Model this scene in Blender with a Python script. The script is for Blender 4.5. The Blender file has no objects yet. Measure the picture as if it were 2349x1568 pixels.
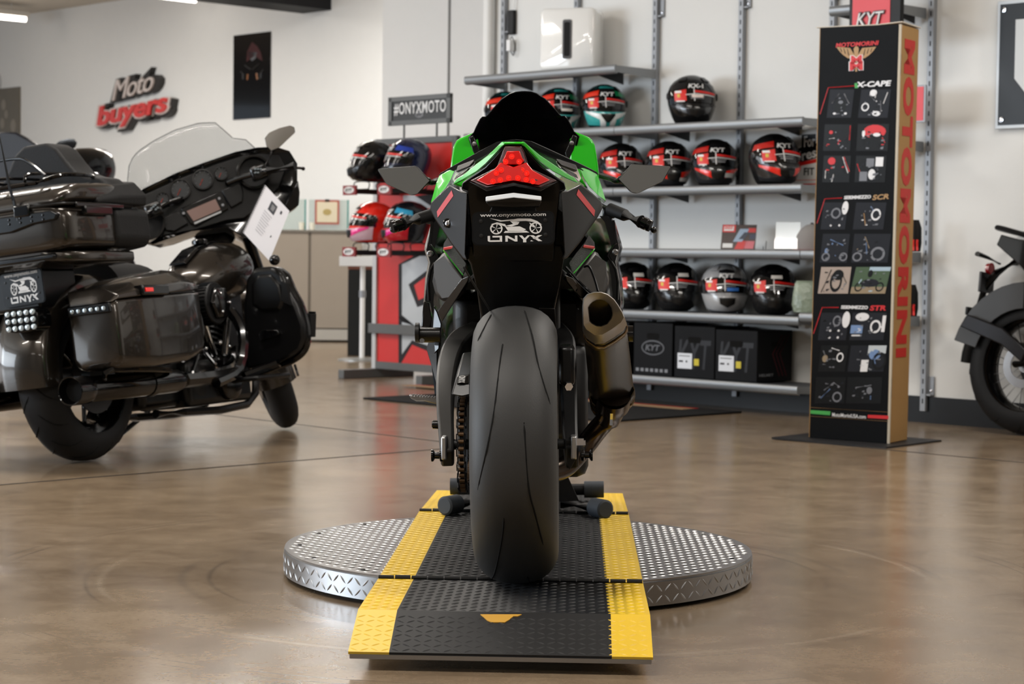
import bpy, bmesh, math, random
from mathutils import Vector as V, Matrix as MX
random.seed(7)
SC=bpy.context.scene; COL=SC.collection
PI=math.pi
# ---------------------------------------------------------------- camera
FPX=4567.0; CX,CY=1174.5,784.0; CAMH=.835
pit=math.atan(199/FPX); roll=.0128
F_=V((0,math.cos(pit),-math.sin(pit))); U_=V((0,math.sin(pit),math.cos(pit))); R_=V((1,0,0))
RX=R_*math.cos(roll)+U_*math.sin(roll); UY=-R_*math.sin(roll)+U_*math.cos(roll)
O_=V((0,0,CAMH))
def ray(px,py): return F_+RX*((px-CX)/FPX)-UY*((py-CY)/FPX)
def hit(px,py,p0,n):
    r=ray(px,py); t=(V(p0)-O_).dot(V(n))/r.dot(V(n)); return O_+r*t
def G(px,py,z=0): return hit(px,py,(0,0,z),(0,0,1))
class Frame:
    """a local frame whose points can be read off along the line of sight at a given local plane"""
    def __init__(s,M): s.M=M; s.I=M.inverted()
    def pl(s,px,py,axis,val):
        o=s.I@O_; r=(s.I.to_3x3()@ray(px,py)); t=(val-o[axis])/r[axis]; return o+r*t
    def y(s,px,py,v): return s.pl(px,py,1,v)
    def x(s,px,py,v): return s.pl(px,py,0,v)
    def z(s,px,py,v): return s.pl(px,py,2,v)
cam=bpy.data.cameras.new('camera'); co=bpy.data.objects.new('camera',cam); COL.objects.link(co)
m=MX((( RX.x,UY.x,-F_.x,0),(RX.y,UY.y,-F_.y,0),(RX.z,UY.z,-F_.z,CAMH),(0,0,0,1)))
co.matrix_world=m
cam.sensor_width=36; cam.lens=36*FPX/2349; cam.clip_end=200
cam.dof.use_dof=True; cam.dof.focus_distance=4.55; cam.dof.aperture_fstop=8.0
SC.camera=co
SC.view_settings.view_transform='Standard'; SC.view_settings.look='None'; SC.view_settings.gamma=1
SC.view_settings.use_curve_mapping=False; SC.view_settings.exposure=0
# ---------------------------------------------------------------- materials
MAT={}
def lin(h):
    if isinstance(h,str):
        h=h.lstrip('#'); c=[int(h[i:i+2],16)/255 for i in (0,2,4)]
    else: c=h
    return [x/12.92 if x<=.04045 else ((x+.055)/1.055)**2.4 for x in c]
def mat(name,col,rough=.5,metal=0,coat=0,emit=0,alpha=1,trans=0,spec=.5,bump=0,bscale=40,vary=0,vscale=8,ior=None,aniso=0):
    if name in MAT: return MAT[name]
    M=bpy.data.materials.new(name); M.use_nodes=True; N=M.node_tree.nodes; L=M.node_tree.links
    b=N['Principled BSDF']; c=lin(col)+[1]
    b.inputs['Base Color'].default_value=c; b.inputs['Roughness'].default_value=rough
    b.inputs['Metallic'].default_value=metal; b.inputs['Coat Weight'].default_value=coat
    b.inputs['Coat Roughness'].default_value=.04
    if max(c[:3])<.02 and metal<.1: spec*=.5; coat*=.6      # soft black plastics and rubbers
    b.inputs['Coat Weight'].default_value=coat
    b.inputs['Specular IOR Level'].default_value=spec
    b.inputs['Alpha'].default_value=alpha; b.inputs['Transmission Weight'].default_value=trans
    if ior: b.inputs['IOR'].default_value=ior
    if emit: b.inputs['Emission Color'].default_value=c; b.inputs['Emission Strength'].default_value=emit
    tc=N.new('ShaderNodeTexCoord')
    nz=N.new('ShaderNodeTexNoise'); nz.inputs['Scale'].default_value=vscale; nz.inputs['Detail'].default_value=5
    L.new(tc.outputs['Object'],nz.inputs['Vector'])
    if vary:
        mx=N.new('ShaderNodeMix'); mx.data_type='RGBA'; mx.inputs['A'].default_value=[x*(1-vary) for x in c[:3]]+[1]
        mx.inputs['B'].default_value=[min(1,x*(1+vary)) for x in c[:3]]+[1]
        L.new(nz.outputs['Fac'],mx.inputs['Factor']); L.new(mx.outputs['Result'],b.inputs['Base Color'])
    # every material gets a little roughness variation
    mr=N.new('ShaderNodeMapRange'); mr.inputs['To Min'].default_value=max(0,rough-.04); mr.inputs['To Max'].default_value=min(1,rough+.06)
    L.new(nz.outputs['Fac'],mr.inputs['Value']); L.new(mr.outputs['Result'],b.inputs['Roughness'])
    if bump:
        n2=N.new('ShaderNodeTexNoise'); n2.inputs['Scale'].default_value=bscale; n2.inputs['Detail'].default_value=3
        L.new(tc.outputs['Object'],n2.inputs['Vector'])
        bp_=N.new('ShaderNodeBump'); bp_.inputs['Strength'].default_value=bump; bp_.inputs['Distance'].default_value=.01
        L.new(n2.outputs['Fac'],bp_.inputs['Height']); L.new(bp_.outputs['Normal'],b.inputs['Normal'])
    MAT[name]=M; return M
# ---------------------------------------------------------------- tagging
def tag(o,label=None,cat=None,group=None,kind=None):
    if label: o['label']=label
    if cat: o['category']=cat
    if group: o['group']=group
    if kind: o['kind']=kind
    return o
def empty(name,M=None,label=None,cat=None,group=None):
    o=bpy.data.objects.new(name,None); COL.objects.link(o); o.empty_display_size=.1
    if M is not None: o.matrix_world=M
    return tag(o,label,cat,group)
def copy_tree(o,parent=None):
    c=o.copy(); COL.objects.link(c); c.parent=parent
    for ch in list(o.children): copy_tree(ch,c)
    return c
# ---------------------------------------------------------------- mesh builder
def frame_of(d):
    d=V(d).normalized(); a=V((0,0,1)) if abs(d.z)<.9 else V((0,1,0))
    x=d.cross(a).normalized(); y=x.cross(d).normalized(); return x,y,d
class MB:
    def __init__(s): s.v=[]; s.f=[]; s.m=[]; s.mi=0; s.X=MX()
    def add(s,vs,fs):
        n=len(s.v); s.v+=[s.X@V(p) for p in vs]; s.f+=[[i+n for i in f] for f in fs]; s.m+=[s.mi]*len(fs); return s
    def box(s,c,d,rot=None):
        x,y,z=[k/2 for k in d]; vs=[V((sx*x,sy*y,sz*z)) for sz in(-1,1) for sy in(-1,1) for sx in(-1,1)]
        if rot is not None: vs=[rot@p for p in vs]
        return s.add([p+V(c) for p in vs],[(0,2,3,1),(4,5,7,6),(0,1,5,4),(2,6,7,3),(0,4,6,2),(1,3,7,5)])
    def b2(s,a,b): # box from corner to corner
        a,b=V(a),V(b); return s.box((a+b)/2,[abs(k) for k in (b-a)])
    def loft(s,rings,closed=True,cap=True,loop=False):
        n=len(rings[0]); vs=[p for r in rings for p in r]; fs=[]
        R=len(rings)
        for i in range(R if loop else R-1):
            j=(i+1)%R
            for k in range(n if closed else n-1):
                l=(k+1)%n; fs.append((i*n+k,i*n+l,j*n+l,j*n+k))
        if cap and closed and not loop: fs+=[tuple(range(n))[::-1],tuple((R-1)*n+k for k in range(n))]
        return s.add(vs,fs)
    def cyl(s,a,b,r,r2=None,n=20,cap=True):
        a,b=V(a),V(b); x,y,d=frame_of(b-a); r2=r if r2 is None else r2
        return s.loft([[p+(x*math.cos(t)+y*math.sin(t))*q for t in [2*PI*k/n for k in range(n)]] for p,q in((a,r),(b,r2))],cap=cap)
    def lathe(s,a,d,prof,n=24,cap=True): # prof: (dist along d, radius)
        a=V(a); x,y,d=frame_of(d)
        return s.loft([[a+d*h+(x*math.cos(t)+y*math.sin(t))*max(q,1e-5) for t in [2*PI*k/n for k in range(n)]] for h,q in prof],cap=cap)
    def ringlathe(s,a,d,prof,n=64): # closed profile revolved (a torus-like body)
        a=V(a); x,y,d=frame_of(d); 
        return s.loft([[a+d*h+(x*math.cos(t)+y*math.sin(t))*q for h,q in prof] for t in [2*PI*k/n for k in range(n)]],loop=True)
    def tube(s,pts,r,n=10,cap=True,flat=None):
        pts=[V(p) for p in pts]; rs=r if isinstance(r,(list,tuple)) else [r]*len(pts); rings=[]; px=None
        for i,p in enumerate(pts):
            t=(pts[min(i+1,len(pts)-1)]-pts[max(i-1,0)]).normalized()
            if px is None: x,y,_=frame_of(t)
            else:
                x=(px-t*px.dot(t)).normalized(); y=t.cross(x)
            px=x; rings.append([p+(x*math.cos(a)+y*math.sin(a)*(flat or 1))*rs[i] for a in [2*PI*k/n for k in range(n)]])
        return s.loft(rings,cap=cap)
    def prism(s,pts,d,scale=1.0,steps=1):
        pts=[V(p) for p in pts]; d=V(d); c=sum(pts,V())/len(pts); n=len(pts)
        bk=[c+(p-c)*scale+d for p in pts]
        # make the first face look away from d
        nr=V()
        for i in range(n): nr+=(pts[i]-c).cross(pts[(i+1)%n]-c)
        if nr.dot(d)>0: pts=pts[::-1]; bk=bk[::-1]
        return s.add(pts+bk,[tuple(range(n)),tuple(range(n,2*n))[::-1]]+[(i,i+n,(i+1)%n+n,(i+1)%n) for i in range(n)])
    def sph(s,c,r,n=16,m=10,rot=None):
        c=V(c); r=V(r) if not isinstance(r,(int,float)) else V((r,r,r)); rings=[]
        for i in range(m+1):
            t=PI*i/m; q=max(math.sin(t),1e-4); rings.append([V((r.x*q*math.cos(a),r.y*q*math.sin(a),-r.z*math.cos(t))) for a in [2*PI*k/n for k in range(n)]])
        if rot is not None: rings=[[rot@p for p in R] for R in rings]
        return s.loft([[p+c for p in R] for R in rings])
    def build(s,name,mats,parent=None,smooth=35,bevel=0,sub=0,solid=0,seg=2,label=None):
        me=bpy.data.meshes.new(name); me.from_pydata([tuple(p) for p in s.v],[],s.f)
        if not isinstance(mats,(list,tuple)): mats=[mats]
        for k in mats: me.materials.append(k)
        me.polygons.foreach_set('material_index',s.m); me.validate(); me.update()
        bm=bmesh.new(); bm.from_mesh(me); bmesh.ops.remove_doubles(bm,verts=bm.verts,dist=1e-6)
        bmesh.ops.recalc_face_normals(bm,faces=bm.faces); bm.to_mesh(me); bm.free()
        if smooth:
            me.polygons.foreach_set('use_smooth',[True]*len(me.polygons))
            if not sub: me.set_sharp_from_angle(angle=math.radians(smooth))
        o=bpy.data.objects.new(name,me); COL.objects.link(o)
        if parent: o.parent=parent
        if solid: q=o.modifiers.new('s','SOLIDIFY'); q.thickness=solid; q.offset=0
        if bevel: q=o.modifiers.new('b','BEVEL'); q.width=bevel; q.segments=seg; q.limit_method='ANGLE'; q.angle_limit=math.radians(30)
        if sub: q=o.modifiers.new('u','SUBSURF'); q.levels=sub; q.render_levels=sub
        if label: o['label']=label
        return o
def smoothpts(P,k=6,closed=False):
    P=[V(p) for p in P]; n=len(P); out=[]
    for i in range(n if closed else n-1):
        g=lambda j:(P[j%n] if closed else P[min(max(j,0),n-1)])
        a,b,c,d=g(i-1),g(i),g(i+1),g(i+2)
        for q in range(k):
            t=q/k; out.append(.5*((2*b)+(c-a)*t+(2*a-5*b+4*c-d)*t*t+(3*b-a-3*c+d)*t**3))
    if not closed: out.append(P[-1])
    return out
# ---------------------------------------------------------------- text
_tc={}
def text_mesh(body,bold=0.0,shear=0.0,ext=.02,spacing=1.0):
    k=(body,bold,shear,ext,spacing)
    if k in _tc: return _tc[k]
    cu=bpy.data.curves.new('t','FONT'); cu.body=body; cu.offset=bold; cu.shear=shear; cu.extrude=ext; cu.size=1
    cu.space_character=spacing; cu.resolution_u=3
    o=bpy.data.objects.new('t',cu); COL.objects.link(o)
    me=bpy.data.meshes.new_from_object(o.evaluated_get(bpy.context.evaluated_depsgraph_get()))
    vs=[v.co.copy() for v in me.vertices]; fs=[tuple(p.vertices) for p in me.polygons]
    bpy.data.objects.remove(o); bpy.data.curves.remove(cu); bpy.data.meshes.remove(me)
    x0,x1=min(v.x for v in vs),max(v.x for v in vs); y0,y1=min(v.y for v in vs),max(v.y for v in vs)
    _tc[k]=(vs,fs,x0,x1,y0,y1); return _tc[k]
def add_text(mb,body,org,xd,yd,w,h,bold=0,shear=0,ext=.001,spacing=1.0,fn=None):
    """text scaled to w x h with lower-left at org; xd,yd unit directions; or mapped through fn(u,v,d)"""
    vs,fs,x0,x1,y0,y1=text_mesh(body,bold,shear,.02,spacing)
    if fn: P=[fn((v.x-x0)/(x1-x0)*w,(v.y-y0)/(y1-y0)*h,(v.z/.02)*ext) for v in vs]
    else:
        xd,yd=V(xd).normalized(),V(yd).normalized(); nd=xd.cross(yd)
        P=[V(org)+xd*((v.x-x0)/(x1-x0)*w)+yd*((v.y-y0)/(y1-y0)*h)+nd*(v.z/.02*ext) for v in vs]
    mb.add(P,fs); return mb
def rotz(a): return MX.Rotation(a,4,'Z')
def T(x,y=None,z=None): return MX.Translation(V(x) if y is None else V((x,y,z)))
# shared materials
white_wall=mat('wall_paint','#e0e0de',.75,bump=.05,bscale=60,vary=.02)
blk=mat('black_plastic','#0c0c0d',.42)
blkg=mat('black_gloss','#060607',.12,coat=.6)
blkm=mat('black_matte_metal','#161617',.45,metal=.3)
rub=mat('rubber','#121213',.62,bump=.05,bscale=200,vary=.15,vscale=6)
chrome=mat('chrome','#c8c8cc',.12,metal=1)
alu=mat('aluminium','#9a9a9c',.32,metal=1)
darkmetal=mat('dark_metal','#2a2a2c',.35,metal=.8)
wht=mat('white_plastic','#e8e8e8',.35)
red=mat('red_paint','#c4141a',.3,coat=.3)
grn=mat('lime_green_paint','#22c413',.22,coat=.8)
yel=mat('yellow_paint','#e5bd22',.5,vary=.08,vscale=12)
greym=mat('grey_powder_coat','#8d9095',.42,metal=.25)
# ================================================================ the room
AW=math.radians(44)
uw=V((math.sin(AW),-math.cos(AW),0)); nw=V((-math.cos(AW),-math.sin(AW),0))   # along the wall / out of the wall
P0=G(1800,942)
RW=MX(((uw.x,-nw.x,0,P0.x),(uw.y,-nw.y,0,P0.y),(0,0,1,0),(0,0,0,1)))      # wall frame: x along, y into the wall, z up
WF=Frame(RW); CEIL=3.6
def struct(mb,name,m,**k):
    o=mb.build(name,m,**k); o['kind']='structure'; return o
# floor material: stained, polished concrete
def floor_mat():
    M=bpy.data.materials.new('polished_concrete'); M.use_nodes=True; N=M.node_tree.nodes; L=M.node_tree.links; b=N['Principled BSDF']
    tc=N.new('ShaderNodeTexCoord'); mp=N.new('ShaderNodeMapping'); mp.inputs['Scale'].default_value=(1,1,1); L.new(tc.outputs['Object'],mp.inputs['Vector'])
    def noise(s,d,r=.6,dist=0):
        n=N.new('ShaderNodeTexNoise'); n.inputs['Scale'].default_value=s; n.inputs['Detail'].default_value=d; n.inputs['Roughness'].default_value=r; n.inputs['Distortion'].default_value=dist
        L.new(mp.outputs['Vector'],n.inputs['Vector']); return n
    n1=noise(.9,8,.65,.6); n2=noise(5,8,.7,.3); n3=noise(90,3,.6)
    r=N.new('ShaderNodeValToRGB'); e=r.color_ramp.elements
    e[0].position=.3; e[0].color=lin('#675644')+[1]; e[1].position=.72; e[1].color=lin('#97846d')+[1]
    a=N.new('ShaderNodeMath'); a.operation='ADD'; k=N.new('ShaderNodeMath'); k.operation='MULTIPLY'; k.inputs[1].default_value=.5
    L.new(n1.outputs['Fac'],a.inputs[0]); L.new(n2.outputs['Fac'],a.inputs[1]); L.new(a.outputs[0],k.inputs[0]); L.new(k.outputs[0],r.inputs['Fac'])
    # fine speckle
    m3=N.new('ShaderNodeMix'); m3.data_type='RGBA'; m3.blend_type='MULTIPLY'; m3.inputs['Factor'].default_value=.35
    g=N.new('ShaderNodeMapRange'); g.inputs['From Min'].default_value=.35; g.inputs['From Max'].default_value=.65; g.inputs['To Min'].default_value=.75; g.inputs['To Max'].default_value=1.1
    L.new(n3.outputs['Fac'],g.inputs['Value']); L.new(r.outputs['Color'],m3.inputs['A']); L.new(g.outputs['Result'],m3.inputs['B'])
    # rubbed tyre rings around the turntable (real stains with their own shape)
    sp=N.new('ShaderNodeVectorMath'); sp.operation='SUBTRACT'; sp.inputs[1].default_value=(TT.x,TT.y,0); L.new(tc.outputs['Object'],sp.inputs[0])
    ln=N.new('ShaderNodeVectorMath'); ln.operation='LENGTH'; L.new(sp.outputs[0],ln.inputs[0])
    mk=noise(1.6,4,.6); col=m3.outputs['Result']
    for rad,wd,c,st in ((.80,.012,'#4f463c',.6),(.87,.02,'#5c5146',.45),(1.075,.018,'#a39583',.4),(1.11,.010,'#4f463c',.45),(1.36,.005,'#43392f',.7),(1.40,.004,'#4a4035',.7)):
        d=N.new('ShaderNodeMath'); d.operation='SUBTRACT'; d.inputs[1].default_value=rad; L.new(ln.outputs['Value'],d.inputs[0])
        ab=N.new('ShaderNodeMath'); ab.operation='ABSOLUTE'; L.new(d.outputs[0],ab.inputs[0])
        q=N.new('ShaderNodeMapRange'); q.interpolation_type='SMOOTHSTEP'; q.inputs['From Min'].default_value=0; q.inputs['From Max'].default_value=wd; q.inputs['To Min'].default_value=st; q.inputs['To Max'].default_value=0
        L.new(ab.outputs[0],q.inputs['Value'])
        mm=N.new('ShaderNodeMapRange'); mm.inputs['From Min'].default_value=.42; mm.inputs['From Max'].default_value=.6; L.new(mk.outputs['Fac'],mm.inputs['Value'])
        pr=N.new('ShaderNodeMath'); pr.operation='MULTIPLY'; L.new(q.outputs['Result'],pr.inputs[0]); L.new(mm.outputs['Result'],pr.inputs[1])
        mx=N.new('ShaderNodeMix'); mx.data_type='RGBA'; mx.inputs['B'].default_value=lin(c)+[1]; L.new(pr.outputs[0],mx.inputs['Factor']); L.new(col,mx.inputs['A']); col=mx.outputs['Result']
    L.new(col,b.inputs['Base Color'])
    rr=N.new('ShaderNodeMapRange'); rr.inputs['To Min'].default_value=.13; rr.inputs['To Max'].default_value=.30; L.new(n2.outputs['Fac'],rr.inputs['Value']); L.new(rr.outputs['Result'],b.inputs['Roughness'])
    b.inputs['Specular IOR Level'].default_value=.62
    return M
TT=V((.023,5.19,0)) # turntable centre
m=MB(); m.b2((-20,-3,-.1),(14,34,0)); struct(m,'floor',floor_mat(),smooth=0)
ceilm=mat('ceiling_paint','#cfc8bd',.8,vary=.03)
m=MB(); m.b2((-20,-3,CEIL),(14,34,CEIL+.15)); struct(m,'ceiling',ceilm,smooth=0)
# shelf wall: from its left corner to far right
xl=WF.y(1105,300,0).x
m=MB(); m.b2((xl,0,0),(9.5,.25,CEIL)); struct(m,'wall_right',white_wall,smooth=0).matrix_world=RW
m=MB(); xr=WF.y(877,200,.85).x; m.b2((xr,.85,0),(xl+1.3,1.1,CEIL)); o=struct(m,'wall_pillar',white_wall,smooth=0); o.matrix_world=RW
m=MB(); a=WF.y(1030,100,.845).x; m.b2((a-.006,.838,.0),(a+.006,.85,CEIL)); o=struct(m,'trim_2',mat('joint_grey','#8a8a88',.6),smooth=0); o.matrix_world=RW
# side returns of the two wall ends
m=MB(); m.b2((xr-.0,1.1,0),(xr+.2,4.4,CEIL)); o=struct(m,'wall_return',white_wall,smooth=0); o.matrix_world=RW
# far left wall
dl=12.4-8.8
m=MB(); m.b2((-18,dl,0),(xr+3.5,dl+.25,CEIL)); o=struct(m,'wall_left',white_wall,smooth=0); o.matrix_world=RW
# baseboards
bb=mat('black_baseboard','#060607',.4)
m=MB(); m.b2((xl,-.015,0),(9.5,0,.135)); o=struct(m,'baseboard_right',bb,smooth=0); o.matrix_world=RW
m=MB(); m.b2((-18,dl-.015,0),(xr+3.5,dl,.135)); o=struct(m,'baseboard_left',bb,smooth=0); o.matrix_world=RW
# conduit column beside the shelf wall corner
m=MB(); c1=WF.y(1122,200,-.03).x; m.cyl((c1,-.035,.0),(c1,-.035,CEIL),.035,n=24); o=m.build('wall_conduit',mat('white_pipe','#e2e2e0',.5)); o.matrix_world=RW
tag(o,'round white vertical conduit pipe at the left end of the shelf wall','pipe')
# floor joints (saw cuts)
jm=mat('joint_filler','#1d1f22',.6)
def joint(name,a,b,w=.006,ext=(3,3)):
    a,b=G(*a),G(*b); d=(b-a).normalized(); a=a-d*ext[0]; b=b+d*ext[1]; s=V((-d.y,d.x,0))*w
    m=MB(); m.add([a+s+V((0,0,.0012)),a-s+V((0,0,.0012)),b-s+V((0,0,.0012)),b+s+V((0,0,.0012)),a+s+V((0,0,-.01)),a-s+V((0,0,-.01)),b-s+V((0,0,-.01)),b+s+V((0,0,-.01))],[(0,1,2,3),(7,6,5,4),(0,4,5,1),(1,5,6,2),(2,6,7,3),(3,7,4,0)])
    struct(m,name,jm,smooth=0)
joint('trim_3',(0,1112),(990,1031),.006,(3,.35)); joint('trim_4',(700,975),(990,1010),.005,(3,.5)); 
joint('trim_5',(2000,1028),(2349,1061),.005,(.3,3))
# roof beam and ceiling tubes
q=WF.y(760,23,dl)
m=MB(); m.b2((q.x-.45,dl-9,q.z),(q.x,dl,CEIL)); o=struct(m,'trim_1',mat('dark_beam','#17171a',.6),smooth=0); o.matrix_world=RW
tubem=mat('lamp_glow','#fff6ea',.5,emit=7); casem=mat('lamp_case','#d9d6d0',.4)
def ceil_light(x,y,lab,L=1.2,n=1):
    r=empty('ceiling_light',RW@T(x,y,CEIL-.2),lab,'ceiling light','tube lights under the ceiling')
    m=MB(); m.b2((-.07,0,.06),(.07,-L,.12)); m.build('housing',casem,r,bevel=.01)
    m=MB(); m.cyl((0,-.02,.035),(0,-L+.02,.035),.028,n=14); m.build('tube',tubem,r)
    m=MB(); m.cyl((0,-.2,.12),(0,-.2,.2),.006,n=8); m.cyl((0,-L+.2,.12),(0,-L+.2,.2),.006,n=8); m.build('hanger_rod',casem,r)
q=WF.z(62,46,CEIL-.17); ceil_light(q.x,q.y,'white tube ceiling light in the upper left corner near the far wall')
q=WF.z(452,2,CEIL-.17); ceil_light(q.x,q.y,'white tube ceiling light cut off by the top edge beside the dark beam')

# shell of the room behind and beside the camera
grw=mat('back_wall_paint','#8f8d88',.8,vary=.03)
m=MB(); m.b2((-20,-3.2,0),(14,-3,CEIL)); struct(m,'wall_back',grw,smooth=0)
m=MB(); m.b2((14,-3,0),(14.2,34,CEIL)); struct(m,'wall_side',grw,smooth=0)
# ================================================================ turntable and ramp
def lozenge(m,c,ax,ay,n,L,W,H):
    # one raised tread bar: a low lens shape
    c=V(c); P=[]
    for t,w,h in ((-1,0,0),(-.55,.75,.75),(0,1,1),(.55,.75,.75),(1,0,0)):
        if w==0: P.append([c+ax*(t*L/2)])
        else: P.append([c+ax*(t*L/2)-ay*(W/2*w),c+ax*(t*L/2)+n*(H*h),c+ax*(t*L/2)+ay*(W/2*w)])
    vs=[P[0][0]]+P[1]+P[2]+P[3]+[P[4][0]]
    m.add(vs,[(0,1,2),(0,2,3),(1,4,5,2),(2,5,6,3),(4,7,8,5),(5,8,9,6),(7,10,8),(8,10,9)])
def tread(m,o,ux,uy,n,w,h,test=lambda a,b:True,pitch=.0208,mi=lambda a,b:0,L=.0205,W=.0052,H=.0016):
    """checkerboard of crossed bars over a w x h patch"""
    ux,uy,n,o=V(ux).normalized(),V(uy).normalized(),V(n).normalized(),V(o)
    for i in range(int(w/pitch)):
        for j in range(int(h/pitch)):
            a,b=(i+.5)*pitch,(j+.5)*pitch
            if not test(a,b): continue
            t=PI/5.6 if (i+j)%2 else -PI/5.6
            m.mi=mi(a,b); lozenge(m,o+ux*a+uy*b,ux*math.cos(t)+uy*math.sin(t),uy*math.cos(t)-ux*math.sin(t),n,L,W,H)
    m.mi=0
yaw=-.031
TM=T(TT)@rotz(yaw); TF=Frame(TM)
tread_alu=mat('tread_aluminium','#9a9a9b',.31,metal=1,vary=.08,vscale=5)
tt=empty('turntable',TM,'round silver diamond-plate motorcycle turntable on the floor','turntable')
R0=.61; TH=.075
m=MB(); m.lathe((0,0,0),(0,0,1),[(.068,0.0),(.068,R0-.004),(TH,R0-.002),(TH+.0,R0-.012),(TH,0)],n=96)
tread(m,(-R0,-R0,TH),(1,0,0),(0,1,0),(0,0,1),2*R0,2*R0,lambda a,b:math.hypot(a-R0,b-R0)<R0-.018)
m.build('top_plate',tread_alu,tt,smooth=30)
m=MB(); m.lathe((0,0,.012),(0,0,1),[(0,R0-.01),(0,R0),(.056,R0),(.056,R0-.01)],n=96,cap=False)
for k in range(150):
    a=2*PI*k/150
    for j in range(2):
        t=.75 if (k+j)%2 else -.75
        ax=V((-math.sin(a),math.cos(a),0)); nn=V((math.cos(a),math.sin(a),0)); u=ax*math.cos(t)+V((0,0,1))*math.sin(t); w=V((0,0,1))*math.cos(t)-ax*math.sin(t)
        lozenge(m,nn*R0+V((0,0,.027+j*.026)),u,w,nn,.027,.0055,.0015)
m.build('rim_band',tread_alu,tt,smooth=30)
m=MB(); m.lathe((0,0,0),(0,0,1),[(0,0),(0,R0-.06),(.012,R0-.06),(.012,0)],n=64); m.build('base_ring',blk,tt)
for k in range(16):
    a=2*PI*k/16+.1; c=(math.cos(a)*(R0-.04),math.sin(a)*(R0-.04),TH)
    if abs(c[0])>.33: m=MB(); m.lathe(c,(0,0,1),[(0,.006),(.0015,.006),(.0025,.003),(.0027,0)],n=12); m.build('screw',darkmetal,tt)
# ramp ---------------------------------------------------------
RWD=.305; rz=TH+.012; YS=.082
bkt=mat('black_grip_paint','#1b1b1c',.5,vary=.25,vscale=7); ywt=mat('yellow_safety_paint','#dcb526',.42,vary=.12,vscale=9)
rp=empty('wheel_ramp',TM,'black folding diamond-plate ramp with yellow edges across the turntable','ramp')
pos=lambda px,py,z:TF.z(px,py,z)
yh=(TF.z(865,1325,rz).y+TF.z(1467,1337,rz).y)/2      # near hinge
yb=(TF.z(961,1170,rz).y+TF.z(1435,1181,rz).y)/2      # far hinge
yc=(TF.z(815,1397,rz+.004).y+TF.z(1483,1409,rz+.004).y)/2  # crease of the lip
yf=(TF.z(793,1499,.035).y+TF.z(1491,1508,.035).y)/2
y2=(TF.z(988,1134,rz-.02).y+TF.z(1425,1141,rz-.02).y)/2+.12
def plate(name,a,b,za,zb,wa=RWD,th=.006):
    m=MB(); d=V((0,b-a,zb-za)); L=d.length; uy=d.normalized(); n=V((1,0,0)).cross(uy)
    o=V((-wa,a,za))
    for x0,x1,k in ((0,YS,1),(YS,2*wa-YS,0),(2*wa-YS,2*wa,1)):
        m.mi=k; A=o+V((x0,0,0)); B=o+V((x1,0,0))
        m.add([A,B,B+d,A+d,A-n*th,B-n*th,B+d-n*th,A+d-n*th],[(0,1,2,3),(7,6,5,4),(0,4,5,1),(1,5,6,2),(2,6,7,3),(3,7,4,0)])
    m.mi=0
    tread(m,o,(1,0,0),uy,n,2*wa,L,mi=lambda p,q:1 if (p<YS or p>2*wa-YS) else 0)
    return m.build(name,[bkt,ywt],rp,smooth=30)
plate('lip_plate',yf,yc,.038,rz+.004,RWD+.0)
plate('front_plate',yc,yh-.004,rz+.004,rz)
plate('middle_plate',yh+.004,yb-.004,rz,rz)
plate('rear_plate',yb+.004,y2+.06,rz,.06)
m=MB(); m.b2((-RWD+.003,yf-.001,.024),(RWD-.003,yf+.004,.033)); m.build('edge_strip',alu,rp)
m=MB(); m.b2((-RWD+.02,yf+.2,.0),(-RWD+.05,yh,rz-.012)); m.b2((RWD-.05,yf+.2,.0),(RWD-.02,yh,rz-.012)); m.build('support_rail',blkm,rp)
m=MB(); m.b2((-RWD+.02,yb+.03,.0),(-RWD+.05,y2,.04)); m.b2((RWD-.05,yb+.03,.0),(RWD-.02,y2,.04)); m.build('support_rail',blkm,rp)
for yy,nn in ((yh,16),(yb,16)):
    m=MB()
    for k in range(nn):
        w=2*RWD/nn; x=-RWD+k*w; m.cyl((x+.001,yy,rz+.003),(x+w-.002,yy,rz+.003),.0058 if k%2 else .005,n=10)
    m.build('hinge',blkm,rp)
# yellow worn patch where the paint is missing in the middle of the lip
_n=V((0,yc-yf,rz+.004-.038)); _n=V((0,-_n.z,_n.y)).normalized()
def on_lip(px,py):
    o=TF.I@O_; r=TF.I.to_3x3()@ray(px,py); t=(V((0,yc,rz+.0058))-o).dot(_n)/r.dot(_n); return o+r*t
wp=[on_lip(px,py) for px,py in ((1102,1408),(1197,1408),(1188,1412),(1178,1412),(1168,1420),(1158,1426),(1128,1426),(1118,1422))]
m=MB(); m.prism([p+V((0,0,0)) for p in wp],(0,0,-.0016)); m.build('worn_patch',mat('ochre_worn_paint','#b98a25',.6,vary=.2),rp,smooth=0)
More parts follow.
